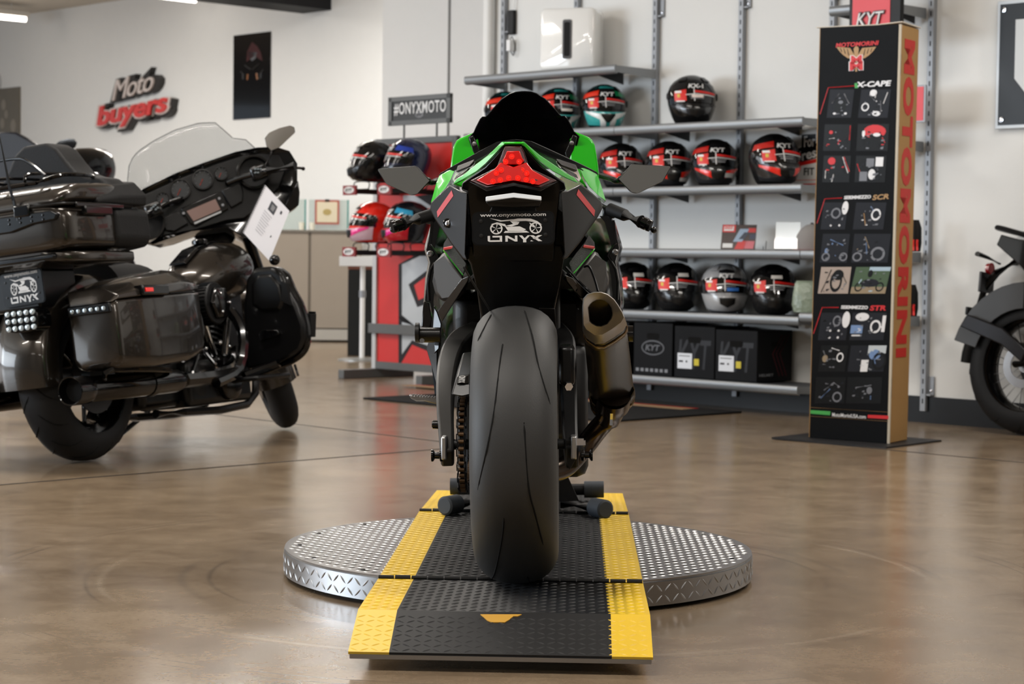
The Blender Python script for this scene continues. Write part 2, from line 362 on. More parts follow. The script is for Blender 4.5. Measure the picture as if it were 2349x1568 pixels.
# ================================================================ shelf wall
SD=.38; LT=.042
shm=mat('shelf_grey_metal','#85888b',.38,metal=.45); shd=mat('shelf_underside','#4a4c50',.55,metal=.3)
slotm=mat('slot_black','#0a0a0a',.8)
rail_px=[(1153,100),(1500,200),(1697,200),(2128,420)]
rx=[WF.y(a,b,-.03).x for a,b in rail_px]
rail_x=[rx[0],(rx[0]+rx[1])/2,rx[1],rx[2],(rx[2]+rx[3])/2,rx[3]]
names=['leftmost slotted grey wall upright beside the conduit pipe','slotted grey wall upright behind the white speaker box','slotted grey wall upright at the right end of the top shelf','slotted grey wall upright above the booklet on the shelf','slotted grey wall upright behind the cardboard display tower','rightmost slotted grey wall upright, reaching the black baseboard']
for i,x in enumerate(rail_x):
    r=empty('wall_upright',RW@T(x,0,0),names[i],'shelf rail','slotted uprights on the shelf wall')
    m=MB(); m.b2((-.017,-.034,.06),(.017,-.004,3.2)); m.build('rail',greym,r,bevel=.002)
    m=MB()
    for k in range(55): m.b2((-.0035,-.0346,.10+k*.0508),(.0035,-.030,.125+k*.0508))
    o=m.build('slots',slotm,r,smooth=0); o['kind']='stuff'
    for z in ([2.26,1.97][i%2:i%2+1] if 0 else ([.19] if i==5 else [2.27])):
        m=MB(); m.b2((.017,-.03,z-.05),(.045,-.004,z-.04)); m.b2((.017,-.012,z-.05),(.052,-.002,z+.05)); b=m.build('wall_bracket',greym,r,bevel=.002)
        m=MB(); m.lathe((.036,-.012,z-.025),(0,-1,0),[(0,.009),(.003,.009),(.005,.005),(.005,0)],n=12); m.build('screw',chrome,b)
def shelf(x0,x1,z,lab,d=SD,grp='grey metal shelves on the shelf wall'):
    r=empty('metal_shelf',RW@T(x0,0,z),lab,'shelf',grp); L=x1-x0
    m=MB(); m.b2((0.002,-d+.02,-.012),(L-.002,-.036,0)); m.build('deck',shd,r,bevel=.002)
    m=MB(); P=[(0,0),(.004,.006),(.014,.009),(.022,.004),(.024,-.008),(.022,-.03),(.014,-LT+.004),(0,-LT)]
    m.loft([[V((x,-d+.022-a,b-.004)) for a,b in P] for x in (0.001,L-.001)]); m.build('front_lip',shm,r,smooth=50)
    for x in (0.003,L-.003):
        m=MB(); m.prism([V((x-.002,-d+.02,-.001)),V((x-.002,-.036,-.001)),V((x-.002,-.036,-.055)),V((x-.002,-d+.02,-LT+.004))],(.004,0,0)); m.build('end_plate',shm,r,smooth=0)
    for x in (L*.2,L*.8):
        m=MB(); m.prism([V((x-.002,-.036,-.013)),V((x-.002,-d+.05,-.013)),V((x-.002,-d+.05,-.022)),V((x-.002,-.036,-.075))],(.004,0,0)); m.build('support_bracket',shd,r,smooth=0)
    return z
f=-SD-.002
xa=WF.y(1064,178,f).x; xb=WF.y(1410,150,f).x; xc=WF.y(1840,270,f).x; xd=WF.y(2112,300,-.2).x
zz=lambda px,py:WF.y(px,py,f).z
Z1=shelf(xa,xb,zz(1410,149),'short grey metal shelf at the top carrying the white speaker')
Z2=zz(1838,269); Z3=zz(1817,423); Z4=zz(1640,573); Z5=zz(1812,727); Z6=zz(1808,886)
nm={2:'under the teal helmets',3:'under the red and black helmets',4:'with the booklet',5:'under the black and silver helmets',6:'lowest, under the black boxes'}
for k,z in ((2,Z2),(3,Z3),(4,Z4),(5,Z5),(6,Z6)):
    shelf(xa,xb-.001,z,'left grey metal shelf %s, behind the green sport motorcycle'%nm[k])
    shelf(xb+.001,xc,z,'grey metal shelf %s, right of the green sport motorcycle'%nm[k])
ZC=[WF.y(2112,20,-.036).z,WF.y(2112,325,-.036).z,Z4,Z5+.02]
for z,t in zip(ZC,('highest','upper middle','lower middle','lowest')):
    shelf(xc+.003 if 'l' in t[:1] else WF.y(1895,330,f).x,rail_x[5]-.025,z,'%s grey metal shelf behind the cardboard display tower'%t)
# ---------------------------------------------------------------- helmets
PROF=[(0,.078,.105,.095),(.012,.088,.130,.108),(.035,.100,.150,.120),(.07,.113,.155,.133),(.10,.121,.146,.144),(.135,.126,.133,.152),(.165,.124,.120,.154),(.195,.113,.104,.145),(.22,.094,.083,.124),(.24,.066,.056,.09),(.252,.036,.03,.05),(.256,0,0,0)]
def hp(a,z,off=0):
    z=max(0,min(.256,z)); i=0
    while PROF[i+1][0]<z and i<len(PROF)-2: i+=1
    p,q=PROF[i],PROF[i+1]; t=(z-p[0])/(q[0]-p[0])
    if i>=9: t=1-math.sqrt(max(0,1-t*t)) if i==10 else t
    w,fr,bk=[p[k]+(q[k]-p[k])*t for k in (1,2,3)]
    g=fr if math.cos(a)>0 else bk
    P=V((w*math.sin(a),-g*math.cos(a),z)); nn=V((math.sin(a),-math.cos(a),max(-.4,(z-.12)*6))).normalized()
    return P+nn*off
def hpatch(m,a0,a1,z0,z1,off,na=12,nz=5,th=.003,zf=None):
    """a curved sheet on the shell, with thickness; zf(a)->(z0,z1)"""
    rings=[]
    for i in range(na+1):
        a=a0+(a1-a0)*i/na; l,h=zf(a) if zf else (z0,z1)
        rings.append([hp(a,l+(h-l)*j/nz,off) for j in range(nz+1)]+[hp(a,h-(h-l)*j/nz,off-th) for j in range(nz+1)])
    m.loft(rings)
hc={}
def HM(c,r=.18,coat=.6): 
    k='helmet_'+c.strip('#'); return mat(k,c,r,coat=coat)
vis=mat('visor_dark','#070708',.08,coat=.8); lab_w=mat('label_white','#dddddd',.5); lab_y=mat('label_yellow','#c9b23a',.5); lab_r=mat('label_red','#d2221c',.4); lab_g=mat('label_grey','#77787c',.5)
def helmet(M,lab,shell='#0b0b0c',chin='#0d0d0e',acc=None,acc2=None,name=True,style='plain',sticker=None,group='full-face helmets on the shelves',logo='KYT',vlab=True,s=1):
    r=empty('motorcycle_helmet',M@MX.Scale(s,4),lab,'helmet',group)
    m=MB(); rings=[[hp(2*PI*k/32,z) for k in range(32)] for z in [0,.012,.035,.055,.07,.085,.1,.12,.135,.15,.165,.18,.195,.208,.22,.231,.24,.247,.252,.255,.256]]
    m.loft(rings); m.build('shell',HM(shell),r,smooth=60)
    # chin bar
    m=MB(); hpatch(m,-1.35,1.35,0,0,.007,zf=lambda a:(.006+.012*abs(a)/1.35,.098-.012*math.cos(a*1.1)),na=18); c=m.build('chin_bar',HM(chin),r,smooth=60)
    m=MB(); hpatch(m,-.34,.34,0,0,.012,zf=lambda a:(.028+.06*abs(a),.078),na=8); m.build('chin_vent',HM('#0b0b0c',.4),r,smooth=60)
    if acc2:
        m=MB()
        for sg in (-1,1): m=MB(); hpatch(m,sg*.32,sg*1.15,0,0,.010,zf=lambda a:(.088-.055*(1.2-abs(a)),.097-.04*(1.2-abs(a))*.6),na=8); m.build('chin_stripe',HM(acc2),r,smooth=60)
    # visor
    m=MB(); hpatch(m,-1.45,1.45,0,0,.005,zf=lambda a:(.092+.012*math.cos(a),.182-.022*(1-math.cos(a))),na=24,nz=6); v=m.build('visor',vis,r,smooth=60)
    for sg in (-1,1):
        p=hp(sg*1.38,.14,.004); m=MB(); m.lathe(p,(sg*.98,-.15,0),[(0,.02),(.006,.018),(.008,.01),(.008,0)],n=16); m.build('visor_pivot',HM('#151516',.35),r)
    # brow and top vents
    m=MB(); hpatch(m,-.38,.38,0,0,.008,zf=lambda a:(.204,.222-.02*abs(a)),na=8); m.build('brow_vent',HM('#101012',.3),r,smooth=60)
    for sg in (-1,1): m=MB(); hpatch(m,sg*.5,sg*.95,0,0,.006,zf=lambda a:(.214,.238),na=5); m.build('top_vent',HM(shell if style!='open' else '#111111',.25),r,smooth=60)
    if acc:
        for sg,c in zip((-1,1),acc if isinstance(acc,tuple) else (acc,acc)):
            m=MB(); hpatch(m,sg*.45,sg*1.5,0,0,.0025,zf=lambda a:(.150+.0*a,.222-.02*abs(a)),na=10); m.build('side_graphic',HM(c),r,smooth=60)
    if vlab:
        m=MB(); m.mi=0; hpatch(m,-.12,.95,0,0,.0065,zf=lambda a:(.155-.012*abs(a),.167-.014*abs(a)),na=12,nz=1,th=.001)
        m.mi=1; hpatch(m,-.45,.9,0,0,.0067,zf=lambda a:(.146-.012*abs(a),.150-.012*abs(a)),na=12,nz=1,th=.001)
        m.mi=2; hpatch(m,-.3,.35,.133,.138,.0066,nz=1,th=.001); hpatch(m,-.25,.3,.122,.128,.0066,nz=1,th=.001)
        m.mi=0; hpatch(m,-.95,-.42,0,0,.0067,zf=lambda a:(.112,.16+.05*(a+.95)*.4),na=6,nz=2,th=.001)
        m.mi=1; hpatch(m,-.92,-.62,.152,.163,.0072,nz=1,th=.001); hpatch(m,-.88,-.5,.107,.113,.0072,nz=1,th=.001)
        m.mi=3; hpatch(m,-.80,-.68,.130,.147,.0073,nz=1,th=.001)
        m.mi=1; hpatch(m,-.115,-.075,.112,.180,.0075,nz=3,na=2,th=.001); 
        m.build('visor_label',[lab_r,lab_w,lab_g,lab_y],r,smooth=60)
    if logo:
        m=MB(); add_text(m,logo,None,None,None,.085,.022,bold=.04,shear=.15,fn=lambda u,v_,d:hp((u-.0425)/.125,.177+v_,.0085+d*.3)); m.build('logo',lab_w,r,smooth=0)
    if sticker:
        m=MB(); a0,a1,z0,z1,c=sticker; hpatch(m,a0,a1,z0,z1,.014,na=4,nz=2,th=.001); m.build('sticker',HM(c,.6,0),r,smooth=60)
    m=MB(); m.loft([[V((.07*math.sin(t),-.095*math.cos(t)+.01,h)) for t in [2*PI*k/20 for k in range(20)]] for h in (-.004,.004)]); m.build('neck_lining',HM('#141416',.9,0),r)
    return r
def on_shelf(px,pyb,z,dy=-.2,turn=0):
    p=WF.z(px,pyb,z+.004) if dy is None else None
    # place by line of sight at a given distance from the wall
    q=WF.y(px,pyb,dy); W=RW@V((q.x,q.y,z+.010)); return T(W)@rotz(turn)
tl=dict(shell='#0c1113',acc=('#d8341f','#0f7a4a'),chin='#3aa7a5',acc2='#d7d9d8')
for px,t,lab,st in ((1158,.25,'teal and red helmet half hidden behind the smoked windscreen',None),(1281,.18,'teal and red helmet with a white chin sticker beside the windscreen',(-.1,.4,.108,.122,'#e8e4dc')),(1385,.12,'teal and red helmet with white chin vents, rightmost of the teal ones',None)):
    h=helmet(on_shelf(px,285,Z2,-.2,t),lab,sticker=st,**tl)
    for sg in (-1,1): m=MB(); hpatch(m,sg*.12,sg*.42,0,0,.0135,zf=lambda a:(0,.03+.17*(abs(a)-.12)),na=6); m.build('chin_vee',HM('#dfe1e0'),h,smooth=60)
    m=MB(); hpatch(m,-.9,.9,0,0,.006,zf=lambda a:(.224,.238-.006*abs(a)),na=12); m.build('crown_band',HM('#2c8f8c'),h,smooth=60)
helmet(on_shelf(1585,276,Z2,-.2,.12),'black and red open-front helmet standing alone on the second shelf',shell='#0c0c0d',chin='#0a0a0b',acc='#1a1a1c',acc2='#2b2b2d',sticker=(-.2,.25,.128,.142,'#e6d8d2'),logo='KX-1',s=1.06)
for px,t,lab,st in ((1322,.3,'red and black helmet mostly hidden behind the green fairing',None),(1423,.2,'red and black helmet above the right mirror stalk',None),(1533,.12,'red and black helmet partly behind the right mirror glass',(.3,.75,.03,.05,'#cfcfcf')),(1638,.05,'red and black helmet in the middle of its shelf, right of the mirror',(.3,.75,.045,.068,'#bdbdbd')),(1775,.32,'red and black helmet beside the fresh fit sign, turned to the left',None)):
    helmet(on_shelf(px,427,Z3,-.22,t),lab,shell='#0b0b0c',acc=('#b3221c','#161213'),chin='#242528',acc2='#e02a1c',sticker=st,s=1.0 if px<1700 else 1.06)
for px,t,lab,sh,ch,lg,st in ((1449,.15,'plain black helmet beside the muffler, leftmost on its shelf','#0a0a0b','#0c0c0d',None,(-.15,.3,.172,.19,'#d8d5d0')),(1550,.05,'plain black helmet with a white brow sticker, second from the muffler','#0a0a0b','#161617',None,(-.05,.4,.176,.194,'#cfccc8')),(1661,0,'silver grey helmet with a blue sticker between two black ones','#8b8c8f','#a5a6a8','KYT',(-.02,.45,.112,.128,'#2f6fc4')),(1772,0,'glossy black helmet on the right, next to the green bag','#0a0a0b','#0b0b0c',None,(-.2,.25,.176,.192,'#d8d5d0'))):
    helmet(on_shelf(px,716,Z5,-.2,t),lab,shell=sh,chin=ch,acc=None,sticker=st,logo=lg,s=1.04)
# ---------------------------------------------------------------- speaker, adapter
p=WF.y(1305,150,-.23); r=empty('subwoofer',RW@T(p.x,-.21,Z1+.001)@rotz(.47),'glossy white box-shaped speaker with a dark slot on the top shelf','speaker')
wg=mat('white_gloss','#f0f0ee',.06,coat=1)
hw=.175; 
m=MB()
def rr(w,h,r,n=6,cx=0,cz=0):
    return [(cx+sx*(w-r)+r*math.cos(a),cz+sz*(h-r)+r*math.sin(a)) for sx,sz,a0 in((1,1,0),(-1,1,PI/2),(-1,-1,PI),(1,-1,1.5*PI)) for a in [a0+PI/2*k/n for k in range(n+1)]]
H2=.185
body=[[V((x*s_,y,z+H2)) for x,z in rr(.17,.183,.035)] for y,s_ in ((-.08,1),(.08,1))]
body=[[V((x,-.075+q,z+H2)) for x,z in rr(.17-e,.183-e,.035)] for q,e in ((-.012,.012),(-.004,.003),(0,0),(.15,0),(.158,.005))]
m.loft(body); m.build('cabinet',wg,r,smooth=50)
sl=rr(.028,.115,.012,4,-.012,H2+.0)
m=MB(); m.loft([[V((x,y,z)) for x,z in rr(.028,.115,.012,4,0,H2)] for y in (-.0905,-.0865)]); m.build('slot_rim',mat('slot_rim_grey','#4c4d50',.3),r)
m=MB(); m.loft([[V((x,y,z)) for x,z in rr(.018,.10,.009,4,0,H2)] for y in (-.0925,-.088)]); m.build('slot_opening',mat('slot_dark','#060608',.6),r)
q=WF.y(1172,105,-.02); r=empty('power_adapter',RW@T(q.x,0,q.z),'small white power adapter with looping black cables on the wall','power adapter')
m=MB(); m.b2((-.012,-.05,-.035),(.022,-.003,.035)); m.build('brick',wht,r,bevel=.004)
m=MB(); m.tube(smoothpts([(0,-.03,.035),(.03,-.04,.05),(.045,-.03,0),(.035,-.03,-.06),(.01,-.02,-.05),(.0,-.02,-.035)]),.003,n=6); m.build('cable',blk,r)
m=MB(); m.b2((-.025,-.03,.07),(.03,-.003,.22)); m.build('junction_box',blk,r,bevel=.006)
m=MB(); m.tube(smoothpts([(.02,-.02,.22),(.035,-.02,.35),(.03,-.02,.6)]),.004,n=6); m.build('white_cable',wht,r)
# ---------------------------------------------------------------- boxes on the lowest shelf
bxm=mat('box_black_card','#0c0c0e',.55,spec=.25); 
def hbox(px,lab,turn,hx,kind,hh=.29,dy=-.2):
    q=WF.y(px,880,dy); r=empty('helmet_box',RW@T(q.x,dy,Z6+.006)@rotz(turn),lab,'box','black helmet boxes on the lowest shelf')
    w,d=.145,.15; m=MB(); m.b2((-w,-d,0),(w,d,hh)); m.build('carton',bxm,r,bevel=.003)
    m=MB(); m.loft([[V((x,y,z)) for x,z in rr(.045,.017,.012,4,-.0,hh-.075)] for y in (-d-.0015,-d+.002)]); m.build('hand_hole',mat('hole_black','#020202',.9),r)
    m=MB(); m.loft([[V((x,y,z)) for y,z in rr(.03,.014,.01,4,0,hh-.075)] for x in (w-.002,w+.0015)]); m.build('hand_hole',MAT['hole_black'],r)
    if kind=='logo':
        m=MB(); m.loft([[V((x*.085,y,z*.042+.155)) for x,z in [(math.cos(t),math.sin(t)) for t in [2*PI*k/32 for k in range(32)]]] for y in (-d-.001,-d)]); m.build('logo_oval',mat('logo_grey','#55565a',.5),r)
        m=MB(); m.loft([[V((x*.077,y,z*.035+.155)) for x,z in [(math.cos(t),math.sin(t)) for t in [2*PI*k/32 for k in range(32)]]] for y in (-d-.0018,-d)]); m.build('logo_field',bxm,r)
        m=MB(); add_text(m,'KYT',(-.055,-d-.002,.138),(1,0,0),(0,0,1),.11,.034,bold=.03,shear=.2,ext=.0008); m.build('logo_letters',MAT['logo_grey'],r,smooth=0)
        m=MB()
        for k in range(7): m.b2((-.125+k*.036,-d-.0012,.02),(-.103+k*.036,-d,.038))
        m.build('care_marks',lab_g,r)
    else:
        m=MB(); m.b2((hx,-d-.0012,.05),(hx+.105,-d,.135)); m.build('shipping_label',mat('label_paper','#d5d8de',.6),r)
        m=MB(); m.b2((hx+.12,-d-.0012,.07),(hx+.155,-d,.107)); m.build('warning_label',mat('label_yellow2','#c3b21a',.5),r)
        m=MB(); m.b2((hx+.01,-d-.0018,.085),(hx+.04,-d,.095)); m.b2((hx+.06,-d-.0018,.085),(hx+.072,-d,.095)); m.b2((hx+.01,-d-.0018,.118),(hx+.09,-d,.122)); m.build('label_print',mat('ink','#333338',.7),r,smooth=0)
        m=MB(); add_text(m,'KYT',(-.12,-d-.0003,.05),(1,0,0),(0,0,1),.24,.16,bold=.02,shear=.15,ext=.0002); m.build('big_letters',mat('dark_violet_print','#141317',.45),r,smooth=0)
    return r,w,d
hbox(1438,'black helmet box behind the muffler, leftmost on the lowest shelf',0,-.1,'label')
hbox(1537,'black helmet box with a grey oval logo','0' and 0,-.1,'logo',.295)
hbox(1632,'black helmet box with a white label between two others',0,-.12,'label',.285)
r,w_,d_=hbox(1728,'black helmet box at the right end of the lowest shelf, side showing',0,-.12,'label',.275)
m=MB()
for k in range(3):
    y=-.02+.03*k; m.tube([(w_+.0008,y+.08,.25),(w_+.0008,y,.15),(w_+.0008,y+.06,.03)],.0018,n=4)
m.build('side_lines',mat('wine_red_print','#5a1420',.4),r)
m=MB(); add_text(m,'HELMET',(w_+.001,-d_+.02,.03),(0,1,0),(0,0,1),.12,.014,bold=.02,ext=.0005); m.build('side_text',lab_g,r,smooth=0)
# ---------------------------------------------------------------- booklet, holders, cap, bag, sign
def easel(px,pyb,wd,ht,name,lab,cat,matf,lean=.35,turn=.5):
    q=WF.y(px,pyb,-.24); return empty(name,RW@T(q.x,-.24,Z4+.004)@rotz(turn)@MX.Rotation(-lean,4,'X'),lab,cat)
r=easel(1692,572,0,0,'booklet','red and black glossy brochure leaning on the shelf','booklet',None)
W_,H_=.095,.145
m=MB(); m.b2((-W_,0,0),(W_,.004,H_)); m.build('cover',mat('brochure_dark','#2a0d10',.25,coat=.5),r)
m=MB(); y=-.0008
def quad(m,x0,z0,x1,z1,mi,yy=-.0008,sk=0): m.mi=mi; m.prism([V((x0,yy,z0)),V((x1,yy,z0)),V((x1+sk,yy,z1)),V((x0+sk,yy,z1))],(0,.0009,0))
quad(m,-W_+.003,.10,-.02,H_-.002,0); quad(m,-W_+.01,.108,-.03,.135,1,-.0014); quad(m,-.03,.045,.02,.12,2,-.0012,.035); quad(m,.0,.06,.03,.10,3,-.0016,.03)
quad(m,.05,.1,W_-.003,.125,0); quad(m,-.02,.0,.03,.05,0,-.001,.02); quad(m,.035,.005,.085,.05,4,-.001,.005); quad(m,-W_+.01,.01,-.03,.035,1,-.0013); quad(m,.06,.06,W_-.003,.09,5,-.001)
m.build('print',[red,lab_w,mat('ice_blue_print','#8fa5bd',.3),mat('navy_print','#16243d',.3),mat('pink_print','#c8626e',.3),mat('blue_print','#1c2748',.3)],r,smooth=0)
m=MB(); add_text(m,'2023',(-W_+.012,-.0018,.118),(1,0,0),(0,0,1),.045,.016,bold=.03,ext=.0004); m.build('title',lab_r,r,smooth=0)
clr=mat('clear_acrylic','#eef4f8',.05,trans=.75,ior=1.45)
r=easel(1806,572,0,0,'brochure_holder','clear shiny acrylic brochure holder beside the grey cap','holder',None,.15,.55)
m=MB(); m.b2((-.065,0,0),(.065,.003,.15)); m.b2((-.065,-.03,0),(.065,-.027,.06)); m.b2((-.065,-.03,0),(.065,.003,.003)); m.build('holder_panel',mat('holder_white','#dfe9ef',.08,coat=.8),r)
q=WF.y(1770,572,-.25); r=empty('wire_easel',RW@T(q.x,-.25,Z4+.002)@rotz(.5),'thin black wire easel on the shelf beside the brochure','display stand')
for sx in (-.04,.04): m=MB(); m.tube([(sx,-.03,.02),(sx,-.03,0),(sx,.04,0),(sx,.06,.05)],.002,n=6); m.build('wire',blk,r)
m=MB(); m.tube([(-.04,.04,0.001),(.04,.04,0.001)],.002,n=6); m.build('crossbar',blk,r)
q=WF.y(1862,572,-.16); r=empty('cap',RW@T(q.x,-.16,Z4+.002)@rotz(.5),'grey mesh cap with a red edge standing beside the display tower','cap')
m=MB(); m.loft([[V((.085*s_*math.cos(t),.08*s_*math.sin(t),h)) for t in [2*PI*k/20 for k in range(20)]] for h,s_ in ((0,1),(.04,1.02),(.08,.95),(.115,.72),(.135,.4),(.142,.08))]); m.build('crown',mat('grey_cloth','#8b8785',.9,bump=.3,bscale=300),r,smooth=60)
m=MB(); m.loft([[V((.09*math.cos(t),-.05+.11*-math.sin(t),h)) for t in [PI*k/14 for k in range(15)]] for h in (0.0,.005)]); m.build('brim',mat('red_cloth','#8e1d1d',.8),r)
m=MB(); m.sph((0,0,.143),(.01,.01,.006)); m.build('button',blk,r)
q=WF.y(1852,722,-.3); r=empty('plastic_bag',RW@T(q.x,-.3,Z5+.026)@rotz(.4),'clear plastic bag with grey green contents beside the black helmet','bag')
m=MB(); m.loft([[V((x*w1,y*d1,h)) for x,y in [(math.cos(t),math.sin(t)) for t in [2*PI*k/18 for k in range(18)]]] for h,w1,d1 in ((0,.075,.035),(.04,.085,.04),(.1,.08,.03),(.15,.07,.014),(.165,.06,.003))]); m.build('bag',mat('bag_film','#84907f',.25,bump=.8,bscale=30,vary=.3,vscale=14),r,smooth=60)
# fresh fit sign
q=WF.y(1806,425,-.075); r=empty('printed_sign',RW@T(q.x,-.06,Z3+.008),'white card sign reading For Fresh FIT behind the helmet','sign')
m=MB(); m.b2((0,0,0),(.235,.006,.30)); m.build('board',mat('card_white','#d3d2d0',.6),r)
m=MB(); m.mi=0; m.prism([V((.08,-.001,.19)),V((.175,-.001,.19)),V((.175,-.001,.275)),V((.08,-.001,.275))],(0,.001,0)); m.prism([V((.0,-.001,.11)),V((.235,-.001,.157)),V((.235,-.001,.237)),V((.0,-.001,.19))],(0,.001,0))
m.mi=1; m.prism([V((.18,-.0011,.29)),V((.232,-.0011,.29)),V((.232,-.0011,.25))],(0,.001,0)); m.prism([V((.0,-.0012,.095)),V((.20,-.0012,.125)),V((.20,-.0012,.145)),V((.0,-.0012,.115))],(0,.001,0)); m.b2((.0,-.001,.004),(.235,0,.010)); m.b2((0,-.001,.028),(.22,0,.031)) ; m.build('print',[mat('ink_black','#141418',.5),lab_r],r,smooth=0)
m=MB(); add_text(m,'For',(.098,-.0022,.205),(1,0,.05),(0,0,1),.075,.06,bold=.02,ext=.0006); add_text(m,'Fresh',(.05,-.0022,.125),(1,0,.2),(-.1,0,1),.175,.055,bold=.02,ext=.0006); m.build('white_letters',lab_w,r,smooth=0)
m=MB(); add_text(m,'FIT',(.10,-.0015,.055),(1,0,0),(0,0,1),.07,.04,bold=.02,ext=.0006); m.build('black_letters',MAT['ink_black'],r,smooth=0)
# tall red brand panel above the tower, small red sign and gloves on the right
q0=WF.y(1948,30,-.45); q1=WF.y(2066,30,-.45); r=empty('brand_panel',RW@T(q0.x,-.45,WF.y(2000,66,-.45).z),'tall red panel with black edges and white letters above the display tower','sign')
w=q1.x-q0.x
m=MB(); m.b2((0,0,-.05),(w,.03,.9)); m.build('frame',blk,r,bevel=.003)
m=MB(); m.b2((w*.07,-.003,-.05),(w*.8,0,.88)); m.build('red_face',mat('coral_red','#d8434c',.45),r)
m=MB(); add_text(m,'KYT',(w*.16,-.008,.012),(1,0,0),(0,0,1),w*.56,.075,bold=.06,shear=.25,ext=.0025); m.build('letters_outline',mat('ink_dark','#3a2a2e',.5),r,smooth=0)
m=MB(); add_text(m,'KYT',(w*.175,-.012,.018),(1,0,0),(0,0,1),w*.53,.063,bold=.0,shear=.25,ext=.0025); m.build('letters',lab_w,r,smooth=0)
q0=WF.y(2080,195,-.33); q1=WF.y(2124,195,-.33); zb=WF.y(2110,281,-.33).z; zt=WF.y(2110,195,-.33).z
r=empty('shelf_sign',RW@T(q0.x-.35,-.33,zb),'small coral red sign in a grey frame right of the display tower','sign'); w=q1.x-q0.x+.35
m=MB(); m.b2((0,0,0),(w,.012,zt-zb)); m.build('frame',greym,r,bevel=.002)
m=MB(); m.b2((.012,-.002,.01),(w-.012,0,zt-zb-.008)); m.build('face',MAT['coral_red'],r)
m=MB(); add_text(m,'KYT HELMETS',(.03,-.004,.07),(1,0,0),(0,0,1),w-.085,.06,bold=.02,ext=.001); m.build('letters',mat('violet_ink','#4a2a4e',.5),r,smooth=0)
for (px,py0,py1,z,lab) in ((2098,508,576,Z4,'black and red glove pack on the middle shelf right of the tower'),(2090,668,735,Z5+.02,'black and red glove pack on the lower shelf right of the tower')):
    q=WF.y(px,py1,-.2); r=empty('glove_pack',RW@T(q.x,-.2,z+.002)@rotz(.3),lab,'gloves','glove packs right of the tower')
    m=MB(); m.loft([[V((x*w1,y*.02,h)) for x,y in [(math.cos(t),math.sin(t)) for t in [2*PI*k/12 for k in range(12)]]] for h,w1 in ((0,.03),(.04,.036),(.12,.034),(.16,.02))]); m.build('cuff',blk,r,smooth=60)
    m=MB()
    for k in range(3): m.tube([(-.02+.02*k,-.021,.005),(-.022+.02*k,-.0215,.045),(-.02+.02*k,-.021,.06)],.006,n=6)
    m.build('red_finger',lab_r,r)
# ================================================================ display tower
a=G(1858,1003,.012); b=G(2038,1015,.012); ux=(b-a); WT=ux.length; ux.normalize(); uy=V((-ux.y,ux.x,0))
lean=.008
TOM=MX(((ux.x,uy.x,0,a.x),(ux.y,uy.y,0,a.y),(0,0,1,.012),(0,0,0,1)))@MX.Rotation(lean,4,'Y'); TO=Frame(TOM)
HT=TO.y(1975,60,0).z
tw=empty('cardboard_display',TOM,'tall black cardboard display tower with motorcycle pictures and brown sides','display stand')
kraft=mat('kraft_card','#9a7646',.75,vary=.06); towm=mat('tower_black','#0d0f12',.5,spec=.22)
DT=TO.x(2076,1011,WT); DT=.22
m=MB(); m.b2((.006,0.0,0),(WT,DT,HT)); m.build('box',kraft,tw,bevel=.003)
m=MB(); m.b2((0,-.006,0),(WT-.006,-.0005,HT)); m.build('front_panel',towm,tw,bevel=.001)
m=MB(); m.b2((-.003,-.005,0.002),(.0055,DT-.005,HT-.003)); m.build('left_edge',kraft,tw)
m=MB(); m.prism([V((-.02,-.01,HT+.001)),V((WT*.7,.02,HT+.004)),V((WT,.02,HT+.012)),V((WT+.01,DT,HT+.004)),V((0,DT,HT+.003))],(0,0,.004)); m.build('top_flap',mat('card_light','#c9c2b6',.7),tw,smooth=0)
for z in (.25,.62,1.0,1.38,1.7): m=MB(); m.b2((WT+.0005,.0,z-.045),(WT+.004,.012,z+.045)); m.build('side_tab',blk,tw)
m=MB(); m.b2((WT-.004,-.006,.0),(WT+.006,.004,HT)); m.build('fold_edge',mat('card_edge','#b9b0a0',.7),tw)
# base board
c0=G(1770,1008); c1=G(2160,1012); c2=G(2032,1029)
r=tw
bp=[TO.I@V((p.x,p.y,.0)) for p in (c0,c2,c1,c0+(c1-c2))]
bp=[V((p.x,p.y,-.010)) for p in bp]
m=MB(); m.prism(bp,(0,0,.009)); m.build('base_board',mat('base_dark','#202022',.5,metal=.2),tw,smooth=0)
def tp(px,py,e=-.0072): return TO.y(px,py,e)
def poly(par,name,pts,mt,e=-.0072,t=.0008,fr=None):
    fr=fr or tp; m=MB(); m.prism([fr(x,y,e) for x,y in pts],(0,t,0)); return m.build(name,mt,par,smooth=0)
def ptext(par,name,s,x0,y0,x1,y1,h,mt,fr=None,e=-.0078,bold=.02,shear=0,spacing=1.0):
    """text whose baseline runs (x0,y0)-(x1,y1) in photo pixels, h pixels tall"""
    fr=fr or tp; A=fr(x0,y0,e); B=fr(x1,y1,e); C=fr(x0,y0-h,e); m=MB(); add_text(m,s,A,(B-A),(C-A),(B-A).length,(C-A).length,bold=bold,shear=shear,ext=.0004,spacing=spacing); return m.build(name,mt,par,smooth=0)
pr=mat('print_red','#c4232a',.45); pg=mat('print_gold','#a5835a',.5); pgr=mat('print_green','#3f9b4c',.45); pw=mat('print_white','#d9dade',.45); pk=mat('print_dark','#08090b',.35); pb=mat('print_blue','#6b87b3',.45); pgy=mat('print_grey','#6d7078',.45); ptan=mat('print_tan','#8a7a62',.5); pgreen=mat('print_leaf','#3c5238',.5); psk=mat('print_slate','#171a22',.5)
ptext(tw,'red_title','MOTOMORINI',1917,109,2016,103,10,pr,shear=.2,bold=.03)
